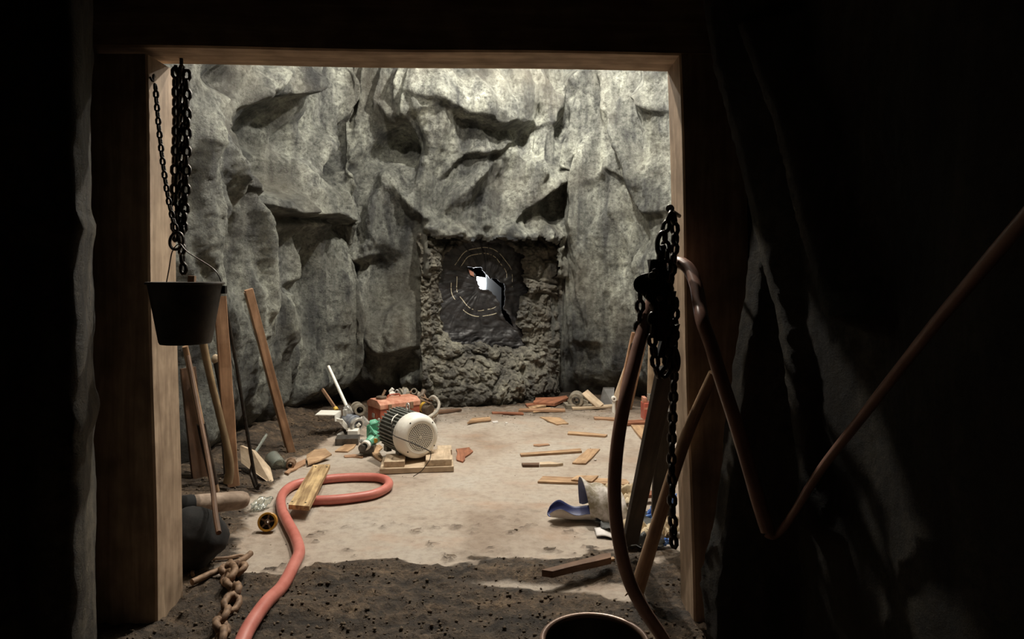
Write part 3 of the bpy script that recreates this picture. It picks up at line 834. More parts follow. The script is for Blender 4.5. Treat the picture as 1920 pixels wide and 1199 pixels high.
for i in range(13):
    k = i / 12; x = -1.86 + (1.02 + 1.86) * k; t = (x - xl) / (xr - xl); z = zl + (zr - zl) * t + 0.003 * math.sin(11 * k)
    for (y, h) in ((Y0, 0.008), (Y0 + .008, 0), (Y1 - .008, -0.002), (Y1, 0.006), (Y1, 0.24), (Y0, 0.24)):
        vs.append((x, y - 0.002, z + h)); gc.append((x, y, h))
for i in range(12):
    for j in range(6):
        a = i * 6 + j; b = i * 6 + (j + 1) % 6
        fs.append((a, b, b + 6, a + 6))
fs += [tuple(range(6)), tuple(range(72, 78))]
m.add(vs, fs, gc)
tag(m.build('lintel_beam', M['timber']), 'long squared timber lintel across the top of the doorway', 'beam')

# ---- dark heading in front of the timber set
def skin(name, xs2, zs2, fn, material):
    A, B = np.meshgrid(xs2, zs2); p = fn(A, B)
    o = grid_object(name, np.stack([q.ravel() for q in p], 1), len(xs2), len(zs2), material); o['kind'] = 'structure'; return o
def front_top(A, B):
    return A, 2.93 - 0.05 * ridged(A * 1.4, B * 1.4, None, 4, 151) , B
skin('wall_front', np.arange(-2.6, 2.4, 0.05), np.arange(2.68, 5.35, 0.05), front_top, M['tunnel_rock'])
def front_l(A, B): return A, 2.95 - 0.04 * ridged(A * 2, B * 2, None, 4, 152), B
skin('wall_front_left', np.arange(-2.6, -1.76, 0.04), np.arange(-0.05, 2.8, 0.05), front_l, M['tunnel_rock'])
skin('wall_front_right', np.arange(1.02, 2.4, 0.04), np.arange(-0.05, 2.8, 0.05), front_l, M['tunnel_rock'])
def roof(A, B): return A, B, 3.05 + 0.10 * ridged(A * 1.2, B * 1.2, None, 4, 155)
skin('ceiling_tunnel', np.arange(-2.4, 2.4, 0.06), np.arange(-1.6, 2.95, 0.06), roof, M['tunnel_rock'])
# left side: rock pocket beside the post, then an added spur shaped to stay unlit
lp = [(-1.88, 2.80), (-1.73, 2.68), (-1.59, 2.53), (-1.51, 2.37), (-1.455, 2.22), (-1.55, 2.17), (-1.85, 2.05), (-1.87, 1.2), (-1.8, -1.6)]
lp = np.array([q[:] for q in [(v.x, v.y) for v in catmull([(a, b, 0) for a, b in lp], 14)]])
def tun_l(A, B):
    i = A.astype(int); x = lp[i, 0]; y = lp[i, 1]
    h = 0.035 * ridged(y * 2.2 + 0.3 * B, B * 1.4, None, 4, 161) + 0.02 * fbm(y * 9, B * 9, None, 4, 163)
    h = h + 0.035 * np.exp(-((B - 1.02) / 0.05) ** 2) * (np.abs(y - 2.5) < 0.3) + 0.03 * np.exp(-((B - 1.68) / 0.04) ** 2)
    return x + h * 0.7, y - h * 0.3, B
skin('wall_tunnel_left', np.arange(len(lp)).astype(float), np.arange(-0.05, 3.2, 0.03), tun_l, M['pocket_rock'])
# right side: tall folds of rock running up from the floor
FOLD = [  # (pixel line, depth Y at top, at bottom, half width in Y, shoulder)
    ([(1312, -40), (1338, 130), (1378, 270), (1404, 380), (1424, 480), (1455, 580), (1472, 700), (1492, 860), (1500, 1000)], 2.70, 2.30, 0.9),
    ([(1425, 330), (1410, 410), (1396, 560), (1380, 640), (1364, 760), (1346, 920), (1332, 1030), (1325, 1199)], 2.64, 2.60, 1.5),
    ([(1380, 40), (1420, 150), (1450, 230), (1490, 400), (1530, 540), (1545, 600)], 2.55, 2.10, 1.0),
    ([(1470, 560), (1482, 640), (1496, 760), (1486, 850), (1480, 900)], 2.46, 2.44, 1.8),
]
def tun_r(A, B):
    X = 1.06 + 0.10 * sstep(2.42, 2.0, A) + 0.25 * sstep(2.0, 1.0, A) + 0.03 * fbm(A * 3, B * 2, None, 4, 171) - 0.02
    for pts, Yt, Yb, slope in FOLD:
        zs_ = []; xs_ = []; ys_ = []
        for i, (px, py) in enumerate(pts):
            Yq = Yt + (Yb - Yt) * i / (len(pts) - 1); w = P(px, py, Yq)
            zs_.append(w.z); xs_.append(w.x); ys_.append(w.y)
        o = np.argsort(zs_); zs_ = np.array(zs_)[o]; xs_ = np.array(xs_)[o]; ys_ = np.array(ys_)[o]
        xr_ = np.interp(B, zs_, xs_); yr_ = np.interp(B, zs_, ys_)
        fade = sstep(zs_[0] - 0.12, zs_[0] + 0.02, B) * sstep(zs_[-1] + 0.12, zs_[-1] - 0.02, B)
        d = np.abs(A - yr_)
        bw = 0.075 if Yt == 2.64 else 0.035
        near_ = 0.30 * np.minimum(d, bw) + slope * 1.3 * np.maximum(d - bw, 0)
        t = xr_ + np.where(A > yr_, slope * 1.3 * d, near_) + (1 - fade) * 0.4
        X = np.minimum(X, t)
    X = X - 0.006 * ridged(A * 14, B * 10, None, 4, 173) - 0.004 * fbm(A * 30, B * 30, None, 3, 175)
    foot_ = np.exp(-((A - 2.72) / 0.16) ** 2 - ((B - 0.30) / 0.13) ** 2)
    X = X - 0.06 * foot_ * (0.6 + 0.6 * ridged(A * 9, B * 9, None, 3, 177))
    return X, A, B
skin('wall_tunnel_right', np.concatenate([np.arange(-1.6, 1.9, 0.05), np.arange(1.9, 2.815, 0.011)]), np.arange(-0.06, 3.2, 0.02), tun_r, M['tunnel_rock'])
# ================================================================ THINGS IN THE CHAMBER
def on_floor(p, dz=0.0):
    return Vector((p.x, p.y, fz(p.x, p.y) + dz))
def board(name, px, th, material, label, cat='board', z=None, group=None, jag=0.004, tilt=None):
    """flat piece of wood lying on the floor: corners are photo pixels of its upper face"""
    c = [FL(x, y, th) for x, y in px]
    zb = max(fz(q.x, q.y) for q in c) if z is None else z
    top = []
    for i, (x, y) in enumerate(px):
        zt = zb + th + (tilt[i] if tilt else 0.0) + 0.001
        top.append(FL(x, y, zt))
    # split long edges so that ends and sides are slightly ragged
    out = []
    for i in range(len(top)):
        a, b = top[i], top[(i + 1) % len(top)]
        out.append(a); L = (b - a).length; n = int(min(4, L / 0.05))
        for k in range(1, n):
            q = a + (b - a) * (k / n)
            out.append(q + Vector((random.uniform(-jag, jag), random.uniform(-jag, jag), 0)))
    m = MB(); m.slab(out, (0, 0, -th))
    return tag(m.build(name, material), label, cat, group)

# ---- small boards and splinters strewn over the floor
board('wood_lath', [(975, 850), (1088, 841), (1091, 846), (977, 853.5)], 0.018, M['board_tan'], 'long thin pale lath lying nearly crosswise in the middle of the floor')
board('wood_offcut', [(1102, 842), (1125, 842), (1098, 869), (1073, 868)], 0.012, M['board_tan'], 'short wide tan offcut lying slantwise beside the long thin lath')
board('wood_splinter', [(1012, 867), (1030, 866), (1056, 869), (1042, 871), (1012, 871.5)], 0.02, M['board_pale'], 'pale pointed splinter fixed to a dark stick, below the long thin lath')
board('wood_stick', [(978, 868.5), (1011, 868), (1011, 872), (980, 872)], 0.02, M['board_brown'], 'short dark stick against the blunt end of the pale pointed splinter')
board('wood_board', [(1018, 893), (1174, 899), (1180, 905), (1176, 909), (1008, 903)], 0.014, M['board_tan'], 'long flat brown board with a small pale board lying on it')
board('wood_offcut', [(1082, 892), (1122, 892), (1110, 903), (1071, 899.5)], 0.012, M['board_tan'], 'small pale board lying on top of the long flat board', z=0.016)
board('wood_lath', [(1066, 809), (1100, 811), (1139, 815), (1135, 818), (1064, 813)], 0.016, M['board_tan'], 'narrow splintered lath on the floor behind the tan offcut, right of middle')
board('wood_offcut', [(1012, 782), (1050, 783), (1066, 794), (1044, 796)], 0.012, M['board_tan'], 'flat brown triangular offcut on the back of the floor, right of the plug')
board('wood_stick', [(922, 772), (980, 773.5), (982, 776), (923, 774.5)], 0.016, M['board_red'], 'thin dark red stick on the floor in front of the rubble plug')
board('wood_offcut', [(886, 784), (919, 782), (921, 787), (876, 793)], 0.014, M['board_tan'], 'wedge of tan board alone on the floor between motor and plug')
board('wood_splinter', [(1000, 833), (1028, 832), (1031, 834.5), (1010, 837), (1000, 836)], 0.006, M['board_orange'], 'small bright orange splinter on the floor above the long thin lath')
board('wood_stick', [(1113, 781), (1163, 784), (1166, 788), (1115, 785)], 0.018, M['board_orange'], 'short orange stick on the back floor, left of the brown hose')
board('wood_stick', [(1160, 789), (1230, 786), (1232, 791), (1157, 795)], 0.025, M['board_red'], 'dark stick on the floor in front of the red jack block')
board('wood_board', [(1183, 797), (1207, 797), (1222, 806), (1222, 820), (1212, 834)], 0.02, M['board_tan'], 'tan board slanting out on the floor behind the brown hose')
board('wood_stick', [(1205, 814), (1225, 803), (1230, 806), (1218, 812)], 0.03, M['board_red'], 'short red-brown stub on the tan slanting board behind the hose', z=0.021)
o = board('wood_board', [(1016, 1069), (1130, 1039), (1145, 1037), (1146, 1046), (1036, 1072)], 0.032, M['board_brown'], 'dark brown plank at the near edge of the concrete, left of the hanging hose', tilt=[0, 0.01, 0.01, 0.01, 0])
board('wood_offcut', [(855, 842), (880, 839), (887, 846), (872, 857), (868, 866), (856, 862)], 0.012, M['board_red'], 'broken flake of red-brown board right of the motor base', jag=0.01)
board('wood_stick', [(975, 766), (1059, 766), (1060, 770), (972, 769.5)], 0.02, M['board_orange'], 'thin orange batten in front of the heap of red-brown boards')
board('wood_stick', [(990, 763), (1020, 757), (1024, 760), (994, 767)], 0.02, M['board_tan'], 'short tan stick left of the heap of red-brown boards')
board('wood_offcut', [(998, 767), (1032, 764), (1030, 770), (1000, 773)], 0.01, M['board_tan'], 'small ragged chip in front of the thin orange batten')
board('wood_board', [(1000, 755), (1004, 746), (1042, 745), (1062, 742), (1066, 746), (1040, 757)], 0.03, M['board_red'], 'red-brown boards end at the foot of the back wall, uppermost of the heap', jag=0.006)
board('wood_stick', [(985, 757), (1040, 752), (1042, 756), (988, 761)], 0.02, M['board_red'], 'dark red batten under the uppermost board of the heap at the back wall')
board('wood_stick', [(798, 771), (860, 766), (866, 768), (800, 776)], 0.02, M['board_brown'], 'dark stick lying along the foot of the rubble plug')
board('wood_offcut', [(628, 846), (650, 831), (672, 828), (663, 840), (652, 847)], 0.01, M['board_tan'], 'tan parallelogram of thin board below the scrap valve, left of motor')
board('wood_splinter', [(645, 854), (664, 852), (682, 855), (680, 858.5), (662, 857), (646, 857.5)], 0.008, M['board_orange'], 'thin sharp orange splinter on the floor left of the motor')
board('wood_offcut', [(575, 853), (590, 843), (610, 841), (622, 852), (600, 863), (577, 871)], 0.012, M['board_tan'], 'broken slab of brown board propped above the weathered plank', tilt=[0.02, 0.05, 0.05, 0.02, 0, 0])
board('wood_splinter', [(533, 886), (556, 868), (574, 860), (573, 869), (556, 879), (545, 883), (541, 888)], 0.012, M['board_orange'], 'long orange splinter next to the clear plastic jar')
board('wood_shard', [(691, 842), (700, 836), (712, 834), (718, 839), (710, 846), (718, 858), (714, 865), (703, 858), (697, 848)], 0.012, M['board_tan'], 'forked jagged wood shard leaning beneath the green valve', tilt=[0.03, 0.05, 0.06, 0.05, 0.03, 0.0, 0, 0, 0.02], z=0.0)
board('paper_scrap', [(922, 790), (933, 789), (934, 792), (925, 793)], 0.004, M['white_paper'], 'larger white scrap on the back floor, left of middle', 'scrap')
board('paper_scrap', [(947, 792), (951, 792), (952, 794), (948, 794)], 0.004, M['white_paper'], 'tiny white scrap just right of the larger white scrap', 'scrap')
m = MB(); q = FL(1097, 909); m.lump((q.x, q.y, 0.016), 0.016, 0.014, 0.013, 5, 2, 0.35, 2)
tag(m.build('paper_ball', M['white_paper']), 'small crumpled pale ball touching the long flat board', 'scrap')
for i, (x, y) in enumerate([(1143, 871), (1116, 864)]):
    q = FL(x, y); m = MB(); m.lump((q.x, q.y, 0.006), 0.014, 0.011, 0.007, 9 + i, 1, 0.3)
    tag(m.build('paper_scrap', M['white_paper']), ['white crumb on the floor beside the brown hose', 'white crumb on the floor right of the wide tan offcut'][i], 'scrap')

# ---- weathered plank lying across the red hose
m = MB()
c = [(587, 872), (619, 871), (580, 950), (541, 947)]
zt = [0.105, 0.105, 0.085, 0.085]
m.slab([FL(x, y, z) for (x, y), z in zip(c, zt)], (0, 0, -0.028))
pl = tag(m.build('weathered_plank', M['board_yellow']), 'short thick weathered yellow plank lying across the red hose', 'plank')
for x, y, z in ((548, 941, 0.087), (573, 943, 0.087), (592, 876, 0.105), (613, 876, 0.105)):
    q = FL(x, y, z); m = MB(); m.lathe(q - Vector((0, 0, 0.004)), (0, 0, 1), [(0, 0.007), (0.004, 0.007), (0.006, 0.004)], 10)
    m.build('nail_head', M['iron'], pl)
# ---- red hose
hp_ = [(448, 1235), (466, 1199), (498, 1150), (530, 1105), (553, 1060), (561, 1038), (553, 1010), (540, 985), (529, 960), (527, 938), (538, 921), (560, 910), (598, 903.5),
       (640, 899), (680, 897.5), (712, 899), (728, 907), (725, 918), (700, 930), (660, 937), (620, 941), (585, 942)]
hw = [FL(x, y, 0.0) for x, y in hp_]
hw = [Vector((q.x, q.y, fz(q.x, q.y) + 0.033)) for q in hw]
# the line drawn in the photo is the middle of the hose, a little above the floor
hw = [Vector((q.x * 0.985, q.y * 0.985, q.z)) for q in hw]
m = MB(); m.tube(catmull(hw, 10), 0.031, 14)
tag(m.build('red_hose', M['red_hose']), 'thick red rubber hose snaking over the floor into a loop', 'hose')

# ---- motor on its wooden base
mo = FL(782, 893)
motor_c = P(785, 819, 5.26)
mt = thing('electric_motor', 'large electric motor with white perforated end cover lying on a wooden base', 'motor', (motor_c.x - 0.1, motor_c.y + 0.15, 0.06))
ax = Vector((math.sin(math.radians(36)), -math.cos(math.radians(36)), 0.0)); sd = Vector((ax.y, -ax.x, 0)) * -1; upv = Vector((0, 0, 1))
R = 0.172
fc = motor_c + ax * 0.03
m = MB()
m.lathe(fc - ax * 0.46, ax, [(0.0, 0.06), (0.005, R * 0.8), (0.03, R * 0.9), (0.33, R * 0.9), (0.34, R * 0.8)], 40)
for i in range(36):
    a = 2 * math.pi * i / 36; d = (sd * math.cos(a) + upv * math.sin(a))
    t = d.cross(ax)
    m.box(fc - ax * 0.275 + d * (R * 0.94), ax * 0.15, d * (R * 0.07), t * 0.0045)
m.build('finned_housing', M['motor_grey'], mt)
m = MB()
m.lathe(fc - ax * 0.14, ax, [(0, R * 0.9), (0, R * 0.99), (0.01, R * 1.02), (0.085, R * 1.02), (0.118, R * 0.97), (0.14, R * 0.86), (0.148, R * 0.74), (0.146, R * 0.70), (0.13, R * 0.70)], 56, False)
m.build('end_cover', M['white_paint'], mt)
# perforated grille: a real plate with square-cut holes
m = MB(); gcen = fc + ax * 0.004
def gp(r, a): return gcen + (sd * math.cos(a) + upv * math.sin(a)) * r
rings = [0.012] + [0.012 + (R * 0.71 - 0.012) * k / 8 for k in range(1, 9)]
hole_specs = []
for i in range(8):
    r0, r1 = rings[i], rings[i + 1]; n = max(6, int(2 * math.pi * (r0 + r1) / 2 / 0.0150))
    for j in range(n):
        a0, a1 = 2 * math.pi * j / n, 2 * math.pi * (j + 1) / n; am = (a0 + a1) / 2
        if i == 7:
            m.add([gp(r0, a0), gp(r1, a0), gp(r1, a1), gp(r0, a1)], [(0, 1, 2, 3)]); continue
        rm = (r0 + r1) / 2; hr = (r1 - r0) * 0.40
        outer = [gp(r0, a0), gp(r0, am), gp(r0, a1), gp(rm, a1), gp(r1, a1), gp(r1, am), gp(r1, a0), gp(rm, a0)]
        inn = []
        for k in range(8):
            d = outer[k] - gp(rm, am); inn.append(gp(rm, am) + d.normalized() * hr)
        m.add(outer + inn + [q - ax * 0.004 for q in inn], [(k, (k + 1) % 8, 8 + (k + 1) % 8, 8 + k) for k in range(8)] + [(8 + k, 8 + (k + 1) % 8, 16 + (k + 1) % 8, 16 + k) for k in range(8)])
m.lathe(gcen - ax * 0.003, ax, [(0, 0.0125), (0.003, 0.0125), (0.004, 0.006)], 16)
m.build('grille', M['white_paint'], mt)
m = MB(); m.cyl(fc - ax * 0.05, fc - ax * 0.02, R * 0.68, None, 32); m.build('grille_shade_disc', M['iron'], mt)  # dark disc added to stand in for shade behind the grille holes
m = MB()
e0 = fc - ax * 0.215 + upv * (R * 0.98)
m.cyl(e0 - upv * 0.015, e0 + upv * 0.012, 0.016, None, 12)
m.tube([e0 + upv * 0.038 + (ax * math.cos(t) * 0.024 + upv * math.sin(t) * 0.027) for t in [2 * math.pi * k / 20 for k in range(20)]], 0.0065, 8, True)
m.build('lifting_eye', M['bare_steel'], mt)
for k, s in ((-0.38, 1), (-0.38, -1), (-0.16, 1), (-0.16, -1)):
    m = MB(); c = fc + ax * k + sd * (s * 0.10); zt = fc.z - R * 0.78; m.box(Vector((c.x, c.y, (zt + 0.075) / 2)), ax * 0.03, sd * 0.022, upv * ((zt - 0.075) / 2 + 0.004)); m.build('foot', M['motor_grey'], mt)
for (x, y) in ((758, 793), (753, 797), (809, 800)):
    pass
for aa, rr in ((2.2, 0.86), (2.42, 0.80), (0.75, 0.86), (-0.6, 0.86), (-2.4, 0.86)):
    d = sd * math.cos(aa) + upv * math.sin(aa); q = fc + d * (R * rr) - ax * 0.004
    m = MB(); m.lathe(q, ax, [(0, 0.007), (0.004, 0.007), (0.006, 0.004)], 8); m.build('screw', M['iron'], mt)
# wire hanging round the cover
m = MB()
wpts = [P(736, 790, 5.14), P(735, 806, 5.12), P(739, 817, 5.10), P(757, 825, 5.06), P(775, 832, 5.03), P(795, 841, 5.02), P(808, 848, 5.03)]
m.tube(catmull(wpts, 8), 0.0045, 6); wi = m.build('loose_wire', M['dark_steel'], mt)
m = MB(); m.tube(catmull([P(746, 777, 5.25), P(739, 782, 5.2), P(735, 790, 5.15), P(735.5, 800, 5.13)], 6), 0.004, 6); m.build('loose_wire', M['white_paint'], mt)
# base: a lower board with two thick blocks on it
bz = 0.045
B0, B1 = FL(712, 891), FL(851, 886)
bx_ = (B1 - B0).normalized(); by_ = Vector((-bx_.y, bx_.x, 0)); LB = (B1 - B0).length
base_ = thing('timber_skid', 'pale wooden base of one long board and two blocks under the motor', 'skid', B0 + bx_ * LB / 2 + by_ * 0.16)
def bbox(u0, u1, w0, w1, z0, z1, nm, mt_, par, bev=0.004):
    m = MB(); c = B0 + bx_ * (u0 + u1) / 2 + by_ * (w0 + w1) / 2; c = Vector((c.x, c.y, (z0 + z1) / 2))
    m.box(c, bx_ * (u1 - u0) / 2, by_ * (w1 - w0) / 2, Vector((0, 0, (z1 - z0) / 2))); return m.build(nm, mt_, par, bev)
bbox(0, LB, 0.0, 0.34, 0.004, bz, 'long_board', M['board_pale'], base_)
bbox(0.03, 0.185, 0.03, 0.26, bz, bz + 0.045, 'block', M['board_pale'], base_)
bbox(0.345, 0.545, 0.02, 0.34, bz, bz + 0.05, 'block', M['board_pale'], base_)
bbox(0.44, 0.56, 0.42, 0.58, 0.006, bz + 0.02, 'block', M['board_pale'], base_)
m = MB(); m.tube(catmull([P(808, 850, 4.98), P(806, 862, 4.93), P(798, 874, 4.9), P(790, 884, 4.91), P(775, 894, 4.98)], 6), 0.003, 5)
tag(m.build('black_wire', M['iron']), 'thin dark wire trailing from the motor over its wooden base', 'wire')

# ---- rusty red toolbox with a valve wheel on its lid
C0 = FL(713, 806); la = Vector((0.80, 0.60, 0)); lb = Vector((-0.60, 0.80, 0)); TL, TW, TH = 0.44, 0.29, 0.21
tb = thing('toolbox', 'rusty red steel toolbox behind the motor', 'toolbox', C0 + la * TL / 2 + lb * TW / 2)
m = MB(); cc = C0 + la * TL / 2 + lb * TW / 2
m.box(cc + upv * (TH / 2 + 0.004), la * TL / 2, lb * TW / 2, upv * TH / 2); m.build('body', M['red_paint'], tb, 0.006)
m = MB()
def lidp(u, v, z): return C0 + la * u + lb * v + upv * (z + 0.004)
prof = [(-0.008, TH - 0.02), (-0.008, TH + 0.025), (0.07, TH + 0.062), (TW - 0.07, TH + 0.062), (TW + 0.008, TH + 0.025), (TW + 0.008, TH - 0.02)]
vs = [lidp(u, v, z) for u in (-0.006, TL + 0.006) for v, z in prof]
m.add(vs, [tuple(range(5, -1, -1)), tuple(range(6, 12))] + [(i, (i + 1) % 6, 6 + (i + 1) % 6, 6 + i) for i in range(6)])
ld = m.build('lid', M['red_top'], tb, 0.005)
m = MB(); m.tube(catmull([lidp(0.15, TW / 2, TH + 0.062), lidp(0.16, TW / 2, TH + 0.085), lidp(0.22, TW / 2, TH + 0.09), lidp(0.28, TW / 2, TH + 0.085), lidp(0.29, TW / 2, TH + 0.062)], 5), 0.007, 7); m.build('carry_handle', M['red_paint'], ld)
for u in (0.10, 0.34):
    m = MB(); m.box(lidp(u, -0.014, TH - 0.01), la * 0.018, lb * 0.006, upv * 0.034); m.build('latch', M['rust'], tb, 0.003)
m = MB(); m.box(lidp(-0.012, TW * 0.45, TH * 0.55), la * 0.006, lb * 0.022, upv * 0.022); m.build('emblem_plate', M['bare_steel'], tb, 0.003)
m = MB(); k0 = lidp(0.07, TW * 0.42, TH + 0.063)
m.lathe(k0, upv, [(0, 0.032), (0.004, 0.052), (0.022, 0.054), (0.028, 0.046), (0.030, 0.018)], 20)
kn = m.build('wheel_knob', M['brown_cast']); tag(kn, 'round brown wheel knob with a short stem lying on the toolbox lid', 'knob')
m = MB(); m.bar(k0 + upv * 0.02 + la * 0.01, k0 + upv * 0.085 + la * 0.045, 0.024, 0.014); m.build('stem', M['rust'], kn)

# ---- heap of engine parts behind the toolbox
en = thing('engine_scrap', 'heap of brown pipe fittings and engine parts behind the red toolbox', 'scrap', FL(775, 785))
Ye = 7.38
def pc(nm, mt_, *fn):
    m = MB()
    for f in fn: f(m)
    return m.build(nm, mt_, en)
pc('engine_block', M['brown_cast'], lambda m: m.cyl(P(742, 765, Ye), P(808, 772, Ye - 0.05), 0.10, None, 18), lambda m: m.box(P(772, 776, Ye), (0.17, 0, 0.01), (0, 0.1, 0), (0, 0, 0.09)),
   lambda m: m.box(P(800, 778, Ye), (0.08, -0.02, -0.02), (0, 0.1, 0), (0.02, 0, 0.07)))
pc('cylinder_head', M['grey_cast'], lambda m: m.cyl(P(747, 744, Ye - .05), P(766, 738, Ye), 0.072, None, 16), lambda m: m.cyl(P(751, 743, Ye - .06), P(754, 742, Ye - .05), 0.086, None, 16), lambda m: m.cyl(P(761, 740, Ye - .02), P(763, 739, Ye - .02), 0.088, None, 16))
pc('white_cap', M['white_paint'], lambda m: m.cyl(P(733, 741, Ye - .1), P(739, 736, Ye - .1), 0.035, 0.028, 12), lambda m: m.cyl(P(731, 736, Ye - .1), P(737, 729, Ye - .1), 0.02, None, 10))
pc('pipe_ring', M['bare_steel'], lambda m: m.pipe(P(744, 735, Ye - .16), P(744.5, 734, Ye - .12), 0.022, 0.014))
pc('pipe_stub', M['grey_cast'], lambda m: m.pipe(P(776, 734, Ye - .2), P(779, 737, Ye - .05), 0.034, 0.022), lambda m: m.cyl(P(780, 740, Ye - .08), P(790, 748, Ye - .1), 0.045, None, 14))
pc('pipe_elbow', M['brown_cast'], lambda m: m.tube(catmull([P(768, 752, Ye - .1), P(780, 746, Ye - .12), P(790, 742, Ye - .1), P(795, 733, Ye - .05)], 5), 0.03, 10))
pc('filter_can', M['brown_cast'], lambda m: m.cyl(P(786, 756, Ye - .15), P(806, 770, Ye - .3), 0.062, None, 18))
pc('yellow_label', M['yellow'], lambda m: m.cyl(P(795, 762.5, Ye - .22), P(799, 765, Ye - .25), 0.0635, None, 18))
pc('white_label', M['white_paint'], lambda m: m.slab([P(770, 743, Ye - .27), P(778, 742, Ye - .27), P(785, 750, Ye - .27), P(783, 754, Ye - .27)], (0.0, 0.004, -0.002)))
pc('strap_bracket', M['bare_steel'], lambda m: m.bar(P(757, 742, Ye - .13), P(761, 730, Ye - .11), 0.028, 0.006))
pc('linkage', M['rust'], *[(lambda a, b: (lambda m: m.tube([P(*a), P(*b)], 0.008, 6)))(a, b) for a, b in (((790, 745, Ye - .25), (812, 752, Ye - .3)), ((795, 740, Ye - .2), (805, 758, Ye - .3)), ((800, 752, Ye - .3), (812, 745, Ye - .3)), ((788, 750, Ye - .3), (806, 756, Ye - .32)))])
for x, y in ((768, 765), (782, 772), (748, 760), (797, 746), (808, 750), (770, 736)):
    pc('bolt_head', M['rust'], lambda m: m.cyl(P(x, y, Ye - .22), P(x, y - 1, Ye - .25), 0.014, None, 6))
m = MB(); m.tube(catmull([P(806, 748, Ye - .3), P(812, 744, Ye - .32), P(818, 748, Ye - .32), P(823, 757, Ye - .35), P(821, 768, Ye - .5), P(814, 776, 6.6), P(800, 784.5, 6.45), P(790, 786, 6.4)], 8), 0.017, 10)
tag(m.build('grey_hose', M['grey_hose']), 'short grey hose curving down from the engine scrap to the floor', 'hose')
board('wood_offcut', [(806, 776), (816, 768), (823, 772), (812, 782)], 0.02, M['board_pale'], 'pale stub of board under the grey hose')

# ---- dismantled valve gear with a white plate and two rods
Yv = 6.35
vg = thing('valve_gear', 'dismantled grey valve gear with a round flange left of the toolbox', 'scrap', FL(655, 832))
def pv_(nm, mt_, *fn):
    m = MB()
    for f in fn: f(m)
    return m.build(nm, mt_, vg)
pv_('cylinder', M['blue_grey'], lambda m: m.cyl(P(650, 784, Yv), P(670, 796, Yv - .12), 0.062, None, 20), lambda m: m.cyl(P(663, 792, Yv - .08), P(666, 793.5, Yv - .1), 0.07, None, 20))
pv_('cylinder_collar', M['bare_steel'], lambda m: m.pipe(P(668, 795, Yv - .11), P(672, 797.5, Yv - .14), 0.066, 0.045))
pv_('round_flange', M['grey_cast'], lambda m: m.pipe(P(672, 767, Yv + .05), P(675, 769.5, Yv - .06), 0.054, 0.032), lambda m: m.pipe(P(668, 765, Yv + .07), P(669, 766, Yv + .05), 0.062, 0.03))
pv_('flange_body', M['dark_steel'], lambda m: m.cyl(P(662, 776, Yv + .08), P(672, 768, Yv + .04), 0.04, None, 14), lambda m: m.box(P(668, 780, Yv + .05), (0.05, 0, 0), (0, 0.05, 0), (0, 0, 0.035)), lambda m: m.cyl(P(655, 780, Yv + .05), P(655, 800, Yv + .05), 0.05, None, 14))
pv_('yoke', M['bare_steel'], lambda m: m.cyl(P(648, 770, Yv), P(656, 764, Yv), 0.036, None, 12), lambda m: m.bar(P(647, 780, Yv - .03), P(661, 772, Yv - .05), 0.04, 0.02), lambda m: m.cyl(P(647, 768, Yv - .05), P(648, 780, Yv - .05), 0.022, None, 10))
pv_('clevis_arm', M['white_paint'], lambda m: m.bar(P(640, 789, Yv - .05), P(652, 803, Yv - .12), 0.045, 0.03), lambda m: m.box(P(655, 805, Yv - .12), (0.025, 0, 0.004), (0, 0.02, 0), (0, 0, 0.015)))
pv_('grease_nipple', M['white_paint'], lambda m: m.cyl(P(669, 799, Yv - .13), P(675, 795, Yv - .13), 0.018, None, 10))
pv_('jointed_link', M['bare_steel'], lambda m: m.bar(P(678, 784, Yv), P(690, 797, Yv - .1), 0.05, 0.03), lambda m: m.cyl(P(677, 786, Yv - .04), P(680, 786, Yv - .04), 0.03, None, 12))
pv_('pedestal', M['dark_steel'], lambda m: m.cyl(P(655, 830, Yv - .02), P(655, 806, Yv - .02), 0.10, 0.045, 18))
pv_('pedestal_base', M['dark_steel'], lambda m: m.box(FL(652, 832) + upv * 0.03, (0.10, 0.01, 0), (-0.01, 0.08, 0), (0, 0, 0.03)))
pv_('white_box', M['white_paint'], lambda m: m.box(P(663, 816, Yv - .16), (0.047, 0.0, 0), (0, 0.04, 0.01), (0, 0, 0.055)))
pv_('bent_plate', M['white_paint'], lambda m: m.slab([P(591, 778, Yv - .18), P(628, 778.5, Yv - .18), P(637, 770, Yv + .02), P(602, 769.5, Yv + .02)], (0, 0, -0.008)), lambda m: m.slab([P(627, 778, Yv - .18), P(638, 770, Yv + .02), P(639, 782, Yv + .02), P(628, 791, Yv - .18)], (0.006, 0.003, 0)),
    lambda m: m.cyl(P(603, 779, Yv - .1), P(603, 780.5, Yv - .1), 0.012, None, 8), lambda m: m.cyl(P(618, 779, Yv - .1), P(618, 780.5, Yv - .1), 0.012, None, 8), lambda m: m.bar(P(628, 787, Yv - .15), P(642, 790, Yv - .1), 0.03, 0.02))
pv_('swivel_foot', M['bare_steel'], lambda m: m.cyl(P(633, 819, Yv - .1), P(645, 812, Yv - .08), 0.022, None, 10), lambda m: m.box(P(632, 821, Yv - .12), (0.045, 0, 0), (0, 0.03, 0), (0, 0, 0.014)))
m = MB(); m.cyl(P(615.5, 687, Yv + .25), P(651, 764, Yv + .02), 0.0155, None, 10)
tag(m.build('white_rod', M['white_paint']), 'slender white rod standing up out of the valve gear against the rock', 'rod')
m = MB(); m.bar(P(605, 731, Yv + .75), P(630, 768, Yv + .35), 0.03, 0.02); ro = m.build('wooden_rod', M['board_orange'])
tag(ro, 'short orange-brown rod leaning behind the white bent plate', 'rod')
m = MB(); m.cyl(P(628, 765, Yv + .36), P(631, 770, Yv + .34), 0.024, None, 10); m.build('yellow_ferrule', M['yellow'], ro)

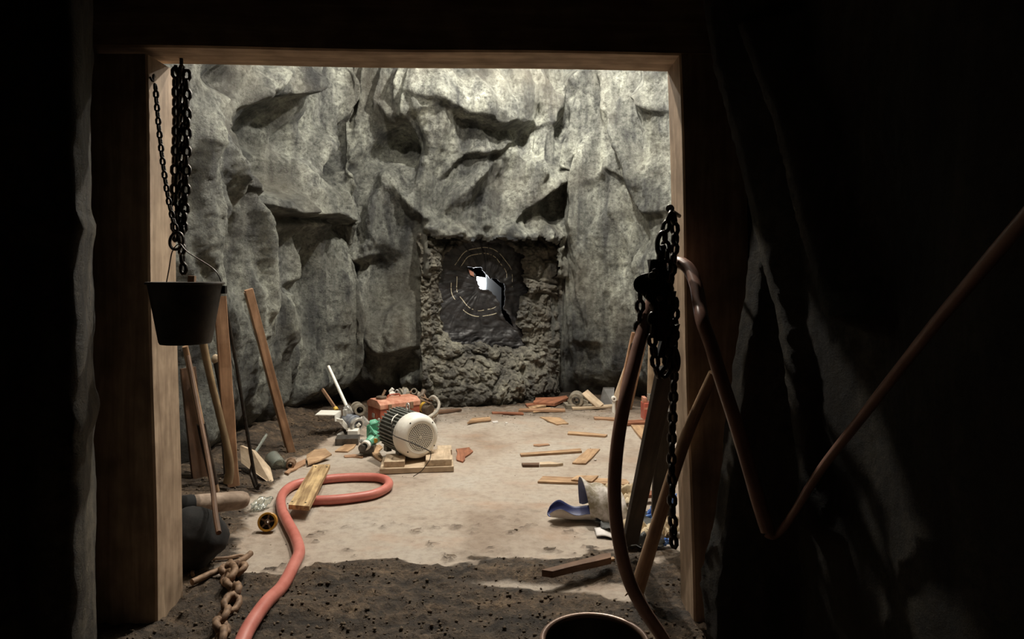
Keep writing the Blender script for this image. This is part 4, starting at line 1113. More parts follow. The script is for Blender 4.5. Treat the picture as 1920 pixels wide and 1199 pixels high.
# ---- green cast valve
gv = thing('green_valve', 'bright green cast pipe fitting against the motor housing', 'valve', FL(697, 838))
Yg = 5.75
def pg(nm, mt_, *fn):
    m = MB()
    for f in fn: f(m)
    return m.build(nm, mt_, gv)
pg('valve_body', M['green_paint'], lambda m: m.cyl(P(704, 820, Yg), P(690, 832, Yg - .15), 0.055, 0.036, 18), lambda m: m.cyl(P(708, 813, Yg), P(703, 821, Yg - .02), 0.066, None, 18), lambda m: m.lump(tuple(P(702, 822, Yg - .04)), 0.05, 0.05, 0.045, 3, 2, 0.1))
pg('upper_flange', M['green_paint'], lambda m: m.cyl(P(699, 799, Yg + .05), P(708, 793, Yg + .05), 0.055, 0.04, 16), lambda m: m.box(P(700, 805, Yg + .03), (0.05, 0, 0.015), (0, 0.04, 0), (0, 0, 0.05)))
pg('rib', M['green_paint'], lambda m: m.bar(P(693, 800, Yg - .05), P(704, 816, Yg - .08), 0.014, 0.02))
pg('open_mouth', M['white_paint'], lambda m: m.pipe(P(688, 834, Yg - .17), P(684, 837, Yg - .21), 0.04, 0.025))
pg('brass_plug', M['amber'], lambda m: m.cyl(P(703, 826, Yg - .09), P(704, 827, Yg - .12), 0.02, None, 10))
pg('coupling', M['dark_steel'], lambda m: m.cyl(P(684, 837, Yg - .16), P(678, 842, Yg - .22), 0.034, None, 12), lambda m: m.box(P(690, 841, Yg - .12), (0.06, 0, 0), (0, 0.05, 0), (0, 0, 0.03)))
pg('bolt', M['bare_steel'], lambda m: m.cyl(P(709, 788, Yg + .02), P(712, 786, Yg + .02), 0.012, None, 8))
pg('bolt', M['bare_steel'], lambda m: m.cyl(P(675, 829, Yg - .1), P(681, 826, Yg - .1), 0.016, None, 8))

# ---- things along the foot of the right side
m = MB(); pbk = FL(1086, 765)
pb2 = thing('bearing_block', 'grey bearing block with a round bore at the back wall', 'bearing', pbk)
c = P(1083, 749, pbk.y - 0.02)
m.pipe(c + Vector((0, .09, 0)), c - Vector((0.03, .09, 0)), 0.085, 0.045, 22); m.build('bearing_ring', M['grey_cast'], pb2)
m = MB(); m.box(Vector((c.x, c.y, 0.03)), (0.15, 0.01, 0), (-0.01, 0.09, 0), (0, 0, 0.026)); m.box(Vector((c.x + 0.07, c.y, 0.07)), (0.045, 0, -0.02), (0, 0.07, 0), (0.0, 0, 0.035)); m.box(Vector((c.x - 0.07, c.y, 0.065)), (0.04, 0, 0.015), (0, 0.07, 0), (0, 0, 0.035)); m.build('mounting_foot', M['grey_cast'], pb2, 0.006)
m = MB(); m.pipe(c + Vector((0, .0, 0)), c - Vector((0.03, .095, 0)), 0.046, 0.030, 20); m.build('inner_race', M['dark_steel'], pb2)
def lean(name, A, B, w, t, up, material, label, cat='board', **kw):
    m = MB(); m.bar(A, B, w, t, up, **kw); return tag(m.build(name, material), label, cat)
lean('wood_board', P(1126, 763, 7.55), P(1096, 736, 7.68), 0.10, 0.025, (0.4, -0.8, 0.3), M['board_pale'], 'short pale board leaning on the bearing block')
board('wood_lath', [(1072, 763), (1150, 758), (1152, 762), (1074, 766.5)], 0.02, M['board_pale'], 'pale lath lying along the front of the bearing block')
m = MB(); m.slab([FL(1123, 761), P(1131, 727, 7.75), P(1152, 727, 7.75), P(1150, 761, 7.70)], (0, 0.006, 0)); tag(m.build('metal_plate', M['grey_plate']), 'square grey metal plate leaning on the right back wall', 'plate')
m = MB(); c = P(1151, 748, 7.35); m.pipe(c + Vector((0, .03, 0)), c - Vector((0, .03, 0.0)), 0.028, 0.011, 16); m.cyl(c + Vector((0, 0.0, -0.02)), Vector((c.x, c.y, 0.0)), 0.02, None, 10); tag(m.build('white_ring', M['white_paint']), 'small white ring standing beside the foot of the orange board', 'ring')
lean('wood_board', FL(1168, 771) + Vector((0, 0, 0.0)), P(1200, 625, 7.25), 0.19, 0.03, (0.25, -1, 0.15), M['board_orange'], 'wide orange board leaning on the right wall behind the hose')
lean('wood_lath', P(1154, 750, 7.4), P(1176, 688, 7.4), 0.06, 0.03, (0.2, -1, 0.2), M['board_pale'], 'narrow pale lath peeping out left of the wide orange board')
lean('wood_board', P(1226, 772, 7.35), P(1230, 610, 7.15), 0.155, 0.03, (0.1, -1, 0.1), M['board_pale'], 'upright pale board behind the red jack block')
jb = FL(1222, 790); jk = thing('jack_block', 'red block with a forked top and white stub, behind the chains', 'jack', jb)
m = MB(); m.box(jb + Vector((0.0, 0.07, 0.095)), (0.085, 0.006, 0), (-0.006, 0.07, 0), (0.0, 0, 0.091)); m.build('body', M['red_plain'], jk, 0.008)
for s in (-1, 1):
    m = MB(); m.box(jb + Vector((s * 0.065, 0.07, 0.21)), (0.018, 0, 0), (0, 0.06, 0), (0, 0, 0.03)); m.build('fork_arm', M['red_top'], jk, 0.004)
m = MB(); m.cyl(jb + Vector((-0.012, 0.06, 0.18)), jb + Vector((-0.012, 0.06, 0.275)), 0.026, None, 12); m.build('stub', M['clear'], jk)
m = MB(); m.slab([jb + Vector((-0.08, -0.002, 0.14)), jb + Vector((0.08, -0.002, 0.14)), jb + Vector((0.08, -0.002, 0.12)), jb + Vector((-0.08, -0.002, 0.12))], (0, -0.004, 0)); m.build('front_lip', M['red_top'], jk)

# ---- tools and boards leaning on the left wall
ZL = 0.0
def onz(p): return Vector((p.x, p.y, fz(p.x, p.y)))
lean('wood_board', P(547, 851, 5.62), P(466, 543, 5.22), 0.062, 0.03, (0.6, -0.8, 0.1), M['board_orange'], 'slim orange board leaning alone on the left rock wall', n=7)
lean('wood_board', P(540, 843, 5.70), P(462, 548, 5.30), 0.036, 0.03, (0.6, -0.8, 0.1), M['board_tan'], 'darker strip leaning close behind the slim orange board', n=5)
lean('wood_board', P(437, 912, 4.60), P(412, 556, 4.62), 0.08, 0.05, (0.5, -0.85, 0.0), M['board_orange'], 'thick orange board leaning on the left wall behind the bucket', n=8, wob=0.003)
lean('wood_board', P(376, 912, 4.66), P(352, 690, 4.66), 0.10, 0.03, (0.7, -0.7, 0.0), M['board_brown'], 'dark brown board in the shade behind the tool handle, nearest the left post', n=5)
m = MB(); m.tube(catmull([P(405, 922, 4.33), P(392, 865, 4.28), P(377, 795, 4.22), P(362, 720, 4.16), P(347, 650, 4.10)], 6), lambda k: 0.024 - 0.006 * k, 10)
hd_ = m.build('tool_handle', M['handle']); tag(hd_, 'round tool handle with a dark sleeve, leaning left of the thick board', 'handle')
m = MB(); m.tube(catmull([P(405, 922, 4.33), P(392, 865, 4.28), P(377, 795, 4.22), P(362, 720, 4.16), P(347, 650, 4.10)], 6)[2:13], 0.0275, 10); m.build('dark_sleeve', M['iron'], hd_)
m = MB(); m.tube(catmull([P(427, 906, 4.52), P(431, 880, 4.52), P(427, 845, 4.51), P(412, 780, 4.50), P(396, 715, 4.47), P(381, 645, 4.43), P(374, 610, 4.4)], 7), lambda k: 0.032 - 0.008 * math.sin(k * 2.8), 10)
tag(m.build('axe_handle', M['handle_olive']), 'curved olive axe handle leaning between round handle and thick board', 'handle')
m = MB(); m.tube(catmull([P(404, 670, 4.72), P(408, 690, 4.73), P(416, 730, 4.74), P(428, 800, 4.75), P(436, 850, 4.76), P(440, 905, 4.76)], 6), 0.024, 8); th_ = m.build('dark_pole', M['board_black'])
tag(th_, 'dark pole with a pale rounded tip beside the thick board', 'pole')
m = MB(); m.lump(tuple(P(404, 674, 4.72)), 0.028, 0.028, 0.036, 2, 2, 0.06); m.build('pale_tip', M['board_pale'], th_)
m = MB(); m.tube(catmull([P(484, 921, 4.65), P(478, 895, 4.66), P(473, 868, 4.67), P(460, 790, 4.70), P(444, 690, 4.73), P(422, 564, 4.75)], 7), 0.0125, 8); cb = m.build('iron_bar', M['iron'])
tag(cb, 'long thin black iron bar leaning right of the thick orange board', 'bar')
m = MB(); m.tube(catmull([P(473, 872, 4.67), P(470, 885, 4.65), P(473, 897, 4.63), P(480, 915, 4.62), P(488, 909, 4.62)], 6), 0.011, 7); m.build('hooked_end', M['iron'], cb)
m = MB(); m.slab([P(450, 836, 4.98), P(474, 846, 4.96), P(502, 878, 4.90), P(509, 908, 4.80), P(503, 905, 4.80), P(452, 868, 4.92)], (0.012, 0.022, -0.004)); tag(m.build('wood_board', M['board_pale']), 'pale pointed board lying on the dirt below the iron bar', 'board')
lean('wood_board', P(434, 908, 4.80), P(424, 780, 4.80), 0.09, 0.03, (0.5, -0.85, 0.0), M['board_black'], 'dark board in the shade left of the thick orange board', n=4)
m = MB(); m.cyl(P(476, 853, 5.05), P(500, 815, 5.25), 0.011, None, 8); tag(m.build('clear_rod', M['clear']), 'clear rod sticking up from the dirt behind the pale pointed board', 'rod')
jr = P(516, 866, 5.2); ja = Vector((0.62, -0.72, -0.28)).normalized()
jar = thing('plastic_jar', 'clear plastic jar lying on its side in the dirt', 'jar', (jr.x, jr.y, fz(jr.x, jr.y)))
m = MB(); m.lathe(jr - ja * 0.075, ja, [(0.0, 0.03), (0.0, 0.048), (0.012, 0.058), (0.11, 0.058), (0.125, 0.052), (0.15, 0.052), (0.15, 0.047), (0.12, 0.046), (0.108, 0.053), (0.014, 0.053), (0.006, 0.044), (0.006, 0.03)], 22, False); m.lathe(jr - ja * 0.075, ja, [(0, 0.03), (0.004, 0.03)], 22); m.build('jar_body', M['clear'], jar)
m = MB(); m.pipe(jr + ja * 0.062, jr + ja * 0.078, 0.058, 0.05); m.build('screw_ring', M['clear'], jar)
cpl = P(545, 870, 5.2)
m = MB(); m.pipe(cpl + Vector((-.01, .05, .0)), cpl + Vector((.012, -.05, 0)), 0.032, 0.017, 16); m.pipe(cpl + Vector((-.012, .05, .0)), cpl + Vector((-.004, 0.012, 0)), 0.04, 0.017, 8); tag(m.build('pipe_coupling', M['rust']), 'short rusty pipe coupling in front of the slim orange board', 'coupling')

# ---- left foreground: log, black sack, yellow wheel, chain and hook
lg = thing('log_roll', 'greyish log lying on top of the black sack by the left post', 'log', FL(400, 985))
m = MB(); A, B = P(336, 950, 3.55), P(455, 938, 3.78)
dl = (B - A).normalized(); L = (B - A).length
m.lathe(A, dl, [(0, 0.045), (0.01, 0.050), (L * .3, 0.053), (L * .6, 0.052), (L - .03, 0.051), (L, 0.048), (L + 0.022, 0.038), (L + 0.034, 0.02), (L + 0.036, 0.004)], 20)
m.build('trunk', M['log'], lg)
m = MB(); m.lathe(A + dl * 0.0, dl, [(-0.004, 0.02), (0.0, 0.052), (0.05, 0.056), (0.07, 0.054)], 20); m.build('dark_band', M['black'], lg)
sc_ = P(360, 1003, 3.4)
m = MB(); m.lump((sc_.x, sc_.y, 0.165), 0.165, 0.16, 0.165, 4, 4, 0.16, 1.5); tag(m.build('black_sack', M['sack']), 'round bulging black sack on the floor by the left post', 'sack')
m = MB(); m.tube(catmull([P(410, 1000, 3.18), P(404, 965, 3.3), P(398, 910, 3.5), P(384, 830, 3.72), P(366, 740, 3.92), P(353, 668, 4.05)], 6), 0.013, 8)
tag(m.build('wood_rod', M['board_brown']), 'slender dark rod passing in front of the log to the left wall', 'rod')
yw = FL(502, 998); wc = Vector((yw.x, yw.y, 0.058 + fz(yw.x, yw.y))); wa = Vector((0.18, -0.93, 0.32)).normalized()
ye = thing('yellow_wheel', 'small yellow-rimmed wheel with a dark hub on the dirt', 'wheel', (yw.x, yw.y, 0))
m = MB(); m.pipe(wc + wa * -0.026, wc + wa * 0.026, 0.054, 0.042, 26); m.build('tyre', M['amber'], ye)
m = MB(); m.pipe(wc + wa * -0.02, wc + wa * 0.010, 0.042, 0.012, 22); m.build('web', M['iron'], ye)
m = MB(); m.pipe(wc + wa * -0.024, wc + wa * 0.022, 0.016, 0.008, 14); m.build('hub', M['rust'], ye)
for k in range(5):
    a = k * 1.2566; e1 = wa.orthogonal().normalized(); e2 = wa.cross(e1); d = e1 * math.cos(a) + e2 * math.sin(a)
    m = MB(); m.bar(wc + d * 0.014 + wa * 0.012, wc + d * 0.041 + wa * 0.012, 0.01, 0.006, wa, n=1); m.build('spoke', M['rust'], ye)
def crumple(nm, c, ux, uy, amp, seed, material, label, cat, n=22, freq=2.6, fold=0.0, thick=0.003, shape=1.0):
    c, ux, uy = Vector(c), Vector(ux), Vector(uy); nz = ux.cross(uy).normalized()
    if nz.z < 0: nz = -nz
    a = np.linspace(-1, 1, n); A, B = np.meshgrid(a, a)
    rr = np.sqrt(A * A + B * B)
    edge = 1 + 0.22 * fbm(A * 2 + seed, B * 2, None, 3, seed)
    h = amp * (ridged(A * freq * .5 + seed * 3, B * freq * .5, None, 4, seed + 7) + 0.7 * fbm(A * freq, B * freq + seed, None, 3, seed + 3)) * np.clip(1.15 - rr ** 2 * 0.55 * shape, 0.12, 1)
    sx = fbm(A * 1.7, B * 1.7 + seed, None, 3, seed + 5) * 0.25; sy = fbm(A * 1.7 + 9, B * 1.7, None, 3, seed + 6) * 0.25
    h = h - h.min()
    p = np.stack([(c[i] + ux[i] * (A * edge + sx) + uy[i] * (B * edge + sy) + nz[i] * h) for i in range(3)], -1).reshape(-1, 3)
    zf = floor_z(p[:, 0], p[:, 1]) + 0.004
    p[:, 2] = np.maximum(p[:, 2], zf)
    o = grid_object(nm, p, n, n, material, (rr[:-1, :-1] < 1.12))
    md = o.modifiers.new('thickness', 'SOLIDIFY'); md.thickness = thick; md.offset = 1
    return tag(o, label, cat)
crumple('clear_wrapper', FL(490, 955) + upv * 0.01, (0.045, 0, 0), (0.01, 0.06, 0.02), 0.04, 3, M['clear'], 'crumpled clear wrapper glinting behind the yellow wheel', 'wrapper', 14)

# chain with separate links ------------------------------------------------
LINK = {}
def link_mesh(L, r, wd):
    key = (round(L, 4), round(r, 4), round(wd, 4))
    if key in LINK: return LINK[key]
    pts = []; hl = L / 2 - r; hw_ = wd / 2 - r; st = max(hl - hw_, 0)
    for cx_, a0 in ((st, -90), (-st, 90)):
        for k in range(4):
            a = math.radians(a0 + 180 * k / 3); pts.append(Vector((cx_ + hw_ * math.cos(a), hw_ * math.sin(a), 0)))
    m = MB(); m.tube(pts, r, 6, True)
    me = bpy.data.meshes.new('link'); me.from_pydata([v[:] for v in m.v], [], m.f)
    me.polygons.foreach_set('use_smooth', [True] * len(m.f))
    LINK[key] = me
    return me
def chain(path, L, r, wd, material, label, group=None, roll=0.0, limit=290, sub=8, jitter=0.0):
    pts = catmull(path, sub); pitch = L - 2.25 * r
    me = link_mesh(L, r, wd).copy() if False else link_mesh(L, r, wd)
    acc_ = [0.0]
    for a, b in zip(pts, pts[1:]): acc_.append(acc_[-1] + (b - a).length)
    n = min(limit, int(acc_[-1] / pitch))
    root = thing('chain', label, 'chain', pts[-1] if pts[-1].z < pts[0].z else pts[0], group)
    key = (me.name, material.name)
    if key not in LINK:
        q = me.copy(); q.name = 'link'; q.materials.append(material); LINK[key] = q
    me = LINK[key]; j = 0
    X0 = Vector((1, 0, 0))
    for i in range(n):
        s = (i + 0.5) * pitch
        while j < len(acc_) - 2 and acc_[j + 1] < s: j += 1
        t = (s - acc_[j]) / max(1e-9, acc_[j + 1] - acc_[j]); p = pts[j].lerp(pts[j + 1], t); d = (pts[j + 1] - pts[j]).normalized()
        o = bpy.data.objects.new('link', me); COL.objects.link(o); o.parent = root
        y = Vector((0, 1, 0)) if abs(d.y) < 0.85 else Vector((1, 0, 0))
        z = d.cross(y).normalized(); y = z.cross(d)
        R_ = Matrix((d, y, z)).transposed()
        q = R_.to_quaternion() @ Quaternion((1, 0, 0), roll + (math.pi / 2 if i % 2 else 0) + random.uniform(-jitter, jitter))
        o.rotation_mode = 'QUATERNION'; o.rotation_quaternion = q; o.location = p - Vector(root['_o'])
    return root
# big rusty chain on the ground
g = [FL(x, y, 0.035) for x, y in ((398, 1250), (412, 1222), (415, 1196), (418, 1165), (440, 1135), (432, 1105), (425, 1082), (440, 1066), (452, 1085), (462, 1072))]
g = [Vector((q.x, q.y, fz(q.x, q.y) + 0.032)) for q in g]
chain(g, 0.135, 0.0165, 0.09, M['rust'], 'heavy rusty chain of big links lying on the dirt at lower left', roll=0.5, jitter=0.25)
hk = thing('chain_hook', 'bent rod and wire loop at the end of the heavy rusty chain', 'hook', FL(420, 1095))
def gd(x, y, z=0.0):
    q = FL(x, y, z); return Vector((q.x, q.y, fz(q.x, q.y) + z))
m = MB(); m.tube(catmull([gd(360, 1106, .02), gd(395, 1088, .025), gd(430, 1068, .04), gd(455, 1050, .05), gd(470, 1038, .05)], 5), 0.016, 10); m.build('rod', M['rust'], hk)
m = MB(); m.tube(catmull([gd(362, 1092, .012), gd(361, 1082, .012), gd(372, 1070, .014), gd(396, 1058, .014), (gd(425, 1050, .014)), gd(450, 1045, .012), gd(463, 1046, .012)], 6), 0.0085, 8); m.build('wire_loop', M['rust'], hk)
m = MB(); m.tube(catmull([gd(432, 1060, .06), gd(441, 1082, .07), gd(428, 1100, .05), gd(432, 1085, .03)], 6), 0.016, 9); m.build('shackle', M['rust'], hk)
m = MB(); m.cyl(gd(424, 1072, .05), gd(448, 1066, .06), 0.018, None, 10); m.build('pin', M['rust'], hk)

# ---- bucket and chains hanging at the left post
bc = P(348, 530, 2.68); rr0, rr1 = 0.142, 0.098
bk = thing('hanging_bucket', 'dark bucket hanging by its wire handle from a chain at the left post', 'bucket', (bc.x, bc.y, bc.z - 0.245))
bt = bc - upv * 0.245
m = MB(); m.lathe(bt, upv, [(0.0, 0.01), (0.0, rr1 - 0.004), (0.008, rr1), (0.238, rr0 - 0.004), (0.236, rr0 - 0.007), (0.012, rr1 - 0.005), (0.012, 0.01)], 40, False); m.build('bucket_body', M['bucket'], bk)
m = MB(); m.tube([bc + Vector((math.cos(t) * rr0, math.sin(t) * rr0, -0.003)) for t in [2 * math.pi * k / 40 for k in range(40)]], 0.0055, 7, True); m.build('rolled_rim', M['bucket'], bk)
hook_pt = P(337, 458, 2.72)
m = MB(); m.tube(catmull([bc + Vector((-rr0 * .75, 0.05, -0.02)), bc + Vector((-rr0 * .62, 0.04, 0.05)), hook_pt + Vector((-0.03, 0, -0.03)), hook_pt, hook_pt + Vector((0.035, 0, -0.035)), bc + Vector((rr0 * .7, 0.04, 0.05)), bc + Vector((rr0 * .9, 0.05, -0.02))], 7), 0.0024, 6); m.build('wire_handle', M['iron'], bk)
for s in (-1, 1):
    m = MB(); q = bc + Vector((s * rr0 * (0.75 if s < 0 else .9), 0.05, -0.03)); m.box(q, (0.012, 0.004, 0), (0, 0.01, 0), (0, 0, 0.016)); m.build('ear', M['bucket'], bk)
m = MB(); m.bar(bc + Vector((0.0, 0.03, -0.2)), bc + Vector((0.012, 0.03, 0.027)), 0.026, 0.02, (0, -1, 0)); tag(m.build('wooden_stick', M['board_orange']), 'wooden stick end showing above the rim of the hanging bucket', 'stick')
# spike in the lintel that carries the chains
sp = P(340, 131, 2.98)
m = MB(); m.tube(catmull([sp + Vector((0, 0, 0.05)), sp + Vector((0, 0, 0.0)), sp + Vector((0.0, -0.02, -0.03)), sp + Vector((0.0, -0.045, -0.02)), sp + Vector((0, -0.05, 0.005))], 5), 0.008, 8); tag(m.build('iron_hook', M['iron']), 'iron hook under the lintel beside the left post', 'hook')
GL = 'chains hanging beside the left post'
chain([P(291, 158, 2.79), P(297, 230, 2.79), P(306, 310, 2.79), P(318, 385, 2.79), P(333, 440, 2.78)], 0.040, 0.0052, 0.026, M['iron'], 'thin chain hanging slantwise across the inner face of the left post')
chain([P(329, 128, 2.93), P(330, 220, 2.93), P(328, 310, 2.92), P(326, 390, 2.90), P(330, 452, 2.86)], 0.062, 0.0085, 0.042, M['iron'], 'leftmost strand of the thick chain bundle under the lintel', roll=0.6, jitter=0.3)
chain([P(341, 124, 2.96), P(343, 220, 2.96), P(341, 320, 2.95), P(340, 400, 2.92), P(341, 470, 2.86), P(346, 524, 2.84)], 0.062, 0.0085, 0.042, M['iron'], 'middle strand of the thick chain bundle, reaching down behind the bucket rim', roll=0.2, jitter=0.3)
chain([P(350, 132, 2.96), P(351, 220, 2.96), P(350, 320, 2.94), P(347, 390, 2.92), P(341, 450, 2.88)], 0.062, 0.0085, 0.042, M['iron'], 'rightmost strand of the thick chain bundle against the bright rock', roll=1.0, jitter=0.3)
m = MB(); q = P(331, 452, 2.78); m.tube([q + Vector((math.cos(t) * 0.028, 0.008 * math.sin(t), math.sin(t) * 0.036)) for t in [2 * math.pi * k / 24 for k in range(24)]], 0.0065, 7, True); tag(m.build('iron_ring', M['iron']), 'iron ring joining the thick chains to the bucket handle', 'ring')
m = MB(); q = P(288, 146, 2.82); m.tube(catmull([q + Vector((-.02, 0.05, 0.02)), q + Vector((0, 0.0, 0.012)), q + Vector((.008, -.02, -0.02)), q + Vector((0.0, -0.03, -0.005))], 5), 0.005, 7); tag(m.build('iron_hook', M['iron']), 'small hook in the left post that holds the thin chain', 'hook')

# ---- chain hoist, hose and leaning timbers at the right post
np_ = P(1259, 396, 2.74)
m = MB(); m.tube([np_ + Vector((0.06, 0.11, -0.01)), np_ + Vector((0.0, 0.0, 0.0)), np_ + Vector((-0.012, -0.02, 0.008))], 0.009, 9); m.cyl(np_ + Vector((-0.008, -0.016, 0.006)), np_ + Vector((-0.014, -0.026, 0.010)), 0.017, None, 12); tag(m.build('iron_spike', M['iron']), 'iron spike with a bright head driven into the right post', 'spike')
def ch(pts, Lk, r, w, lab, roll=0.0, Y=2.7): return chain([P(*(p if len(p) == 3 else (p[0], p[1], Y))) for p in pts], Lk, r, w, M['iron'], lab, roll=roll, jitter=0.15)
ch([(1258, 398), (1249, 425), (1247, 450, 2.69), (1252, 480)], 0.062, 0.009, 0.043, 'short doubled chain over the spike, left of the pair at the top', 0.4)
ch([(1261, 400, 2.73), (1266, 440, 2.73), (1262, 490, 2.72), (1252, 560, 2.71), (1246, 620, 2.70), (1250, 680, 2.68), (1263, 688, 2.68)], 0.064, 0.0095, 0.045, 'chain running from the spike down behind the hoist body', 0.8)
ch([(1251, 470, 2.66), (1252, 540, 2.65), (1257, 600, 2.66), (1257, 650, 2.66), (1252, 690, 2.66), (1243, 702, 2.66), (1232, 698, 2.66), (1226, 660, 2.66), (1222, 620, 2.66), (1226, 575, 2.67)], 0.064, 0.0095, 0.045, 'chain hanging in a loop below the hoist body', 0.2)
ch([(1200, 545, 2.72), (1200, 580, 2.72), (1197, 620, 2.72), (1191, 660, 2.72), (1186, 694, 2.72)], 0.064, 0.0095, 0.045, 'free chain end hanging left of the hose against the rock', 0.3)
ch([(1266, 560, 2.74), (1264, 680, 2.74), (1262, 760, 2.74), (1259, 860, 2.74), (1261, 960, 2.74), (1264, 1035, 2.74)], 0.064, 0.0095, 0.045, 'longest chain hanging straight down the right post to the floor', 0.7)
ho = thing('chain_hoist', 'black iron chain hoist with hooks hanging from the right post', 'hoist', P(1238, 640, 2.68))
def ph(nm, *fn, mt_=None):
    m = MB()
    for f in fn: f(m)
    return m.build(nm, mt_ or M['iron'], ho)
ph('top_shackle', lambda m: m.tube(catmull([P(1250, 478, 2.68), P(1240, 482, 2.68), P(1233, 468, 2.68), P(1234, 448, 2.68), P(1241, 437, 2.68), P(1249, 440, 2.68)], 6), 0.010, 8), lambda m: m.cyl(P(1238, 466, 2.68), P(1248, 464, 2.68), 0.014, None, 10))
ph('swivel', lambda m: m.cyl(P(1240, 470, 2.68), P(1237, 492, 2.68), 0.016, None, 10))
ph('hoist_body', lambda m: m.box(P(1236, 522, 2.68), (0.028, 0.006, 0.0), (-.004, 0.03, 0), (-0.012, 0, 0.075)), lambda m: m.box(P(1240, 590, 2.68), (0.042, 0, 0.01), (0, 0.03, 0), (0.012, 0, 0.085)), lambda m: m.box(P(1251, 640, 2.69), (0.03, 0, 0.01), (0, 0.025, 0), (0.016, 0, 0.06)))
ph('side_plate', lambda m: m.bar(P(1231, 490, 2.64), P(1222, 560, 2.64), 0.05, 0.008), lambda m: m.bar(P(1243, 488, 2.64), P(1240, 640, 2.64), 0.03, 0.008))
ph('chain_wheel', lambda m: m.cyl(P(1205, 534, 2.71), P(1205, 534, 2.65), 0.034, None, 22), lambda m: m.lathe(P(1205, 534, 2.65), (0, -1, 0), [(0, 0.036), (0.006, 0.038), (0.010, 0.028), (0.010, 0.010)], 22))
ph('wheel_arm', lambda m: m.bar(P(1203, 522, 2.68), P(1232, 515, 2.68), 0.03, 0.03), lambda m: m.bar(P(1208, 545, 2.68), P(1235, 575, 2.68), 0.034, 0.03))
ph('guide_lever', lambda m: m.tube(catmull([P(1224, 568, 2.67), P(1238, 600, 2.67), P(1252, 650, 2.67), P(1266, 690, 2.67)], 6), 0.017, 9))
ph('load_hook', lambda m: m.tube(catmull([P(1262, 650, 2.70), P(1269, 672, 2.70), P(1267, 692, 2.70), P(1257, 690, 2.70), P(1255, 678, 2.70)], 6), 0.015, 9))
ph('bolt_head', lambda m: m.cyl(P(1223, 517, 2.63), P(1223, 517, 2.61), 0.016, None, 8), lambda m: m.cyl(P(1237, 560, 2.63), P(1237, 560, 2.615), 0.012, None, 8), lambda m: m.cyl(P(1228, 510, 2.63), P(1228, 510, 2.615), 0.014, None, 8), mt_=M['dark_steel'])

hb = [P(1262, 1230, 2.68), P(1242, 1196, 2.68), P(1205, 1140, 2.62), P(1178, 1085, 2.58), P(1160, 1010, 2.56), P(1152, 930, 2.56), P(1157, 840, 2.57), P(1172, 750, 2.58), P(1193, 665, 2.66), P(1212, 598, 2.73),
      P(1232, 540, 2.77), P(1254, 503, 2.78), P(1272, 493, 2.76), P(1291, 504, 2.70), P(1305, 535, 2.62), P(1312, 575, 2.54), P(1318, 605, 2.48), P(1334, 650, 2.46), P(1352, 710, 2.44), P(1378, 790, 2.42), P(1402, 870, 2.40), P(1425, 950, 2.38), P(1440, 996, 2.37)]
m = MB(); m.tube(catmull(hb, 7), 0.0262, 14); hs = m.build('draped_hose', M['brown_hose'])
tag(hs, 'brown rubber hose draped over the right post in long loops', 'hose')
m = MB(); m.tube(catmull([P(1440, 996, 2.37), P(1452, 1003, 2.36), P(1466, 994, 2.34), P(1490, 960, 2.28), P(1540, 880, 2.15), P(1610, 790, 1.98), P(1700, 675, 1.78), P(1760, 600, 1.65), P(1815, 535, 1.54), P(1900, 435, 1.40), P(2020, 300, 1.25), Vector((1.09, 1.08, 1.86)), Vector((1.22, 0.85, 2.02)), Vector((1.5, 0.7, 2.1))], 7), lambda k: 0.024 - 0.012 * sstep(0.02, 0.12, np.array(k)) + 0.006 * k, 12); m.build('kinked_end', M['brown_hose'], hs)
lean('wood_board', P(1181, 1018, 3.55), P(1250, 690, 2.80), 0.085, 0.032, (0.2, -1, -0.1), M['board_black'], 'blackened plank leaning behind the hanging hose toward the right post', 'plank', n=5)
lean('wood_board', P(1238, 965, 3.75), P(1246, 770, 3.55), 0.10, 0.03, (0.0, -1, 0), M['board_black'], 'second blackened plank standing upright beside the long chain', 'plank', n=4)
m = MB(); m.tube(catmull([P(1194, 1108, 3.06), P(1212, 1050, 2.98), P(1232, 985, 2.92), P(1262, 890, 2.84), P(1290, 810, 2.76), P(1318, 745, 2.70), P(1338, 700, 2.66)], 6), lambda k: 0.034 - 0.014 * k, 14); ph_ = m.build('shovel_handle', M['handle'])
tag(ph_, 'round wooden tool handle leaning on the right post, its splintered end down', 'handle')
for a, b, w in (((1190, 1100), (1172, 1118), 0.02), ((1200, 1108), (1216, 1140), 0.018), ((1194, 1105), (1196, 1126), 0.016)):
    m = MB(); m.bar(P(a[0], a[1], 3.04), P(b[0], b[1], 3.0), w, 0.008, taper=0.25, n=2); m.build('splinter', M['board_pale'], ph_)

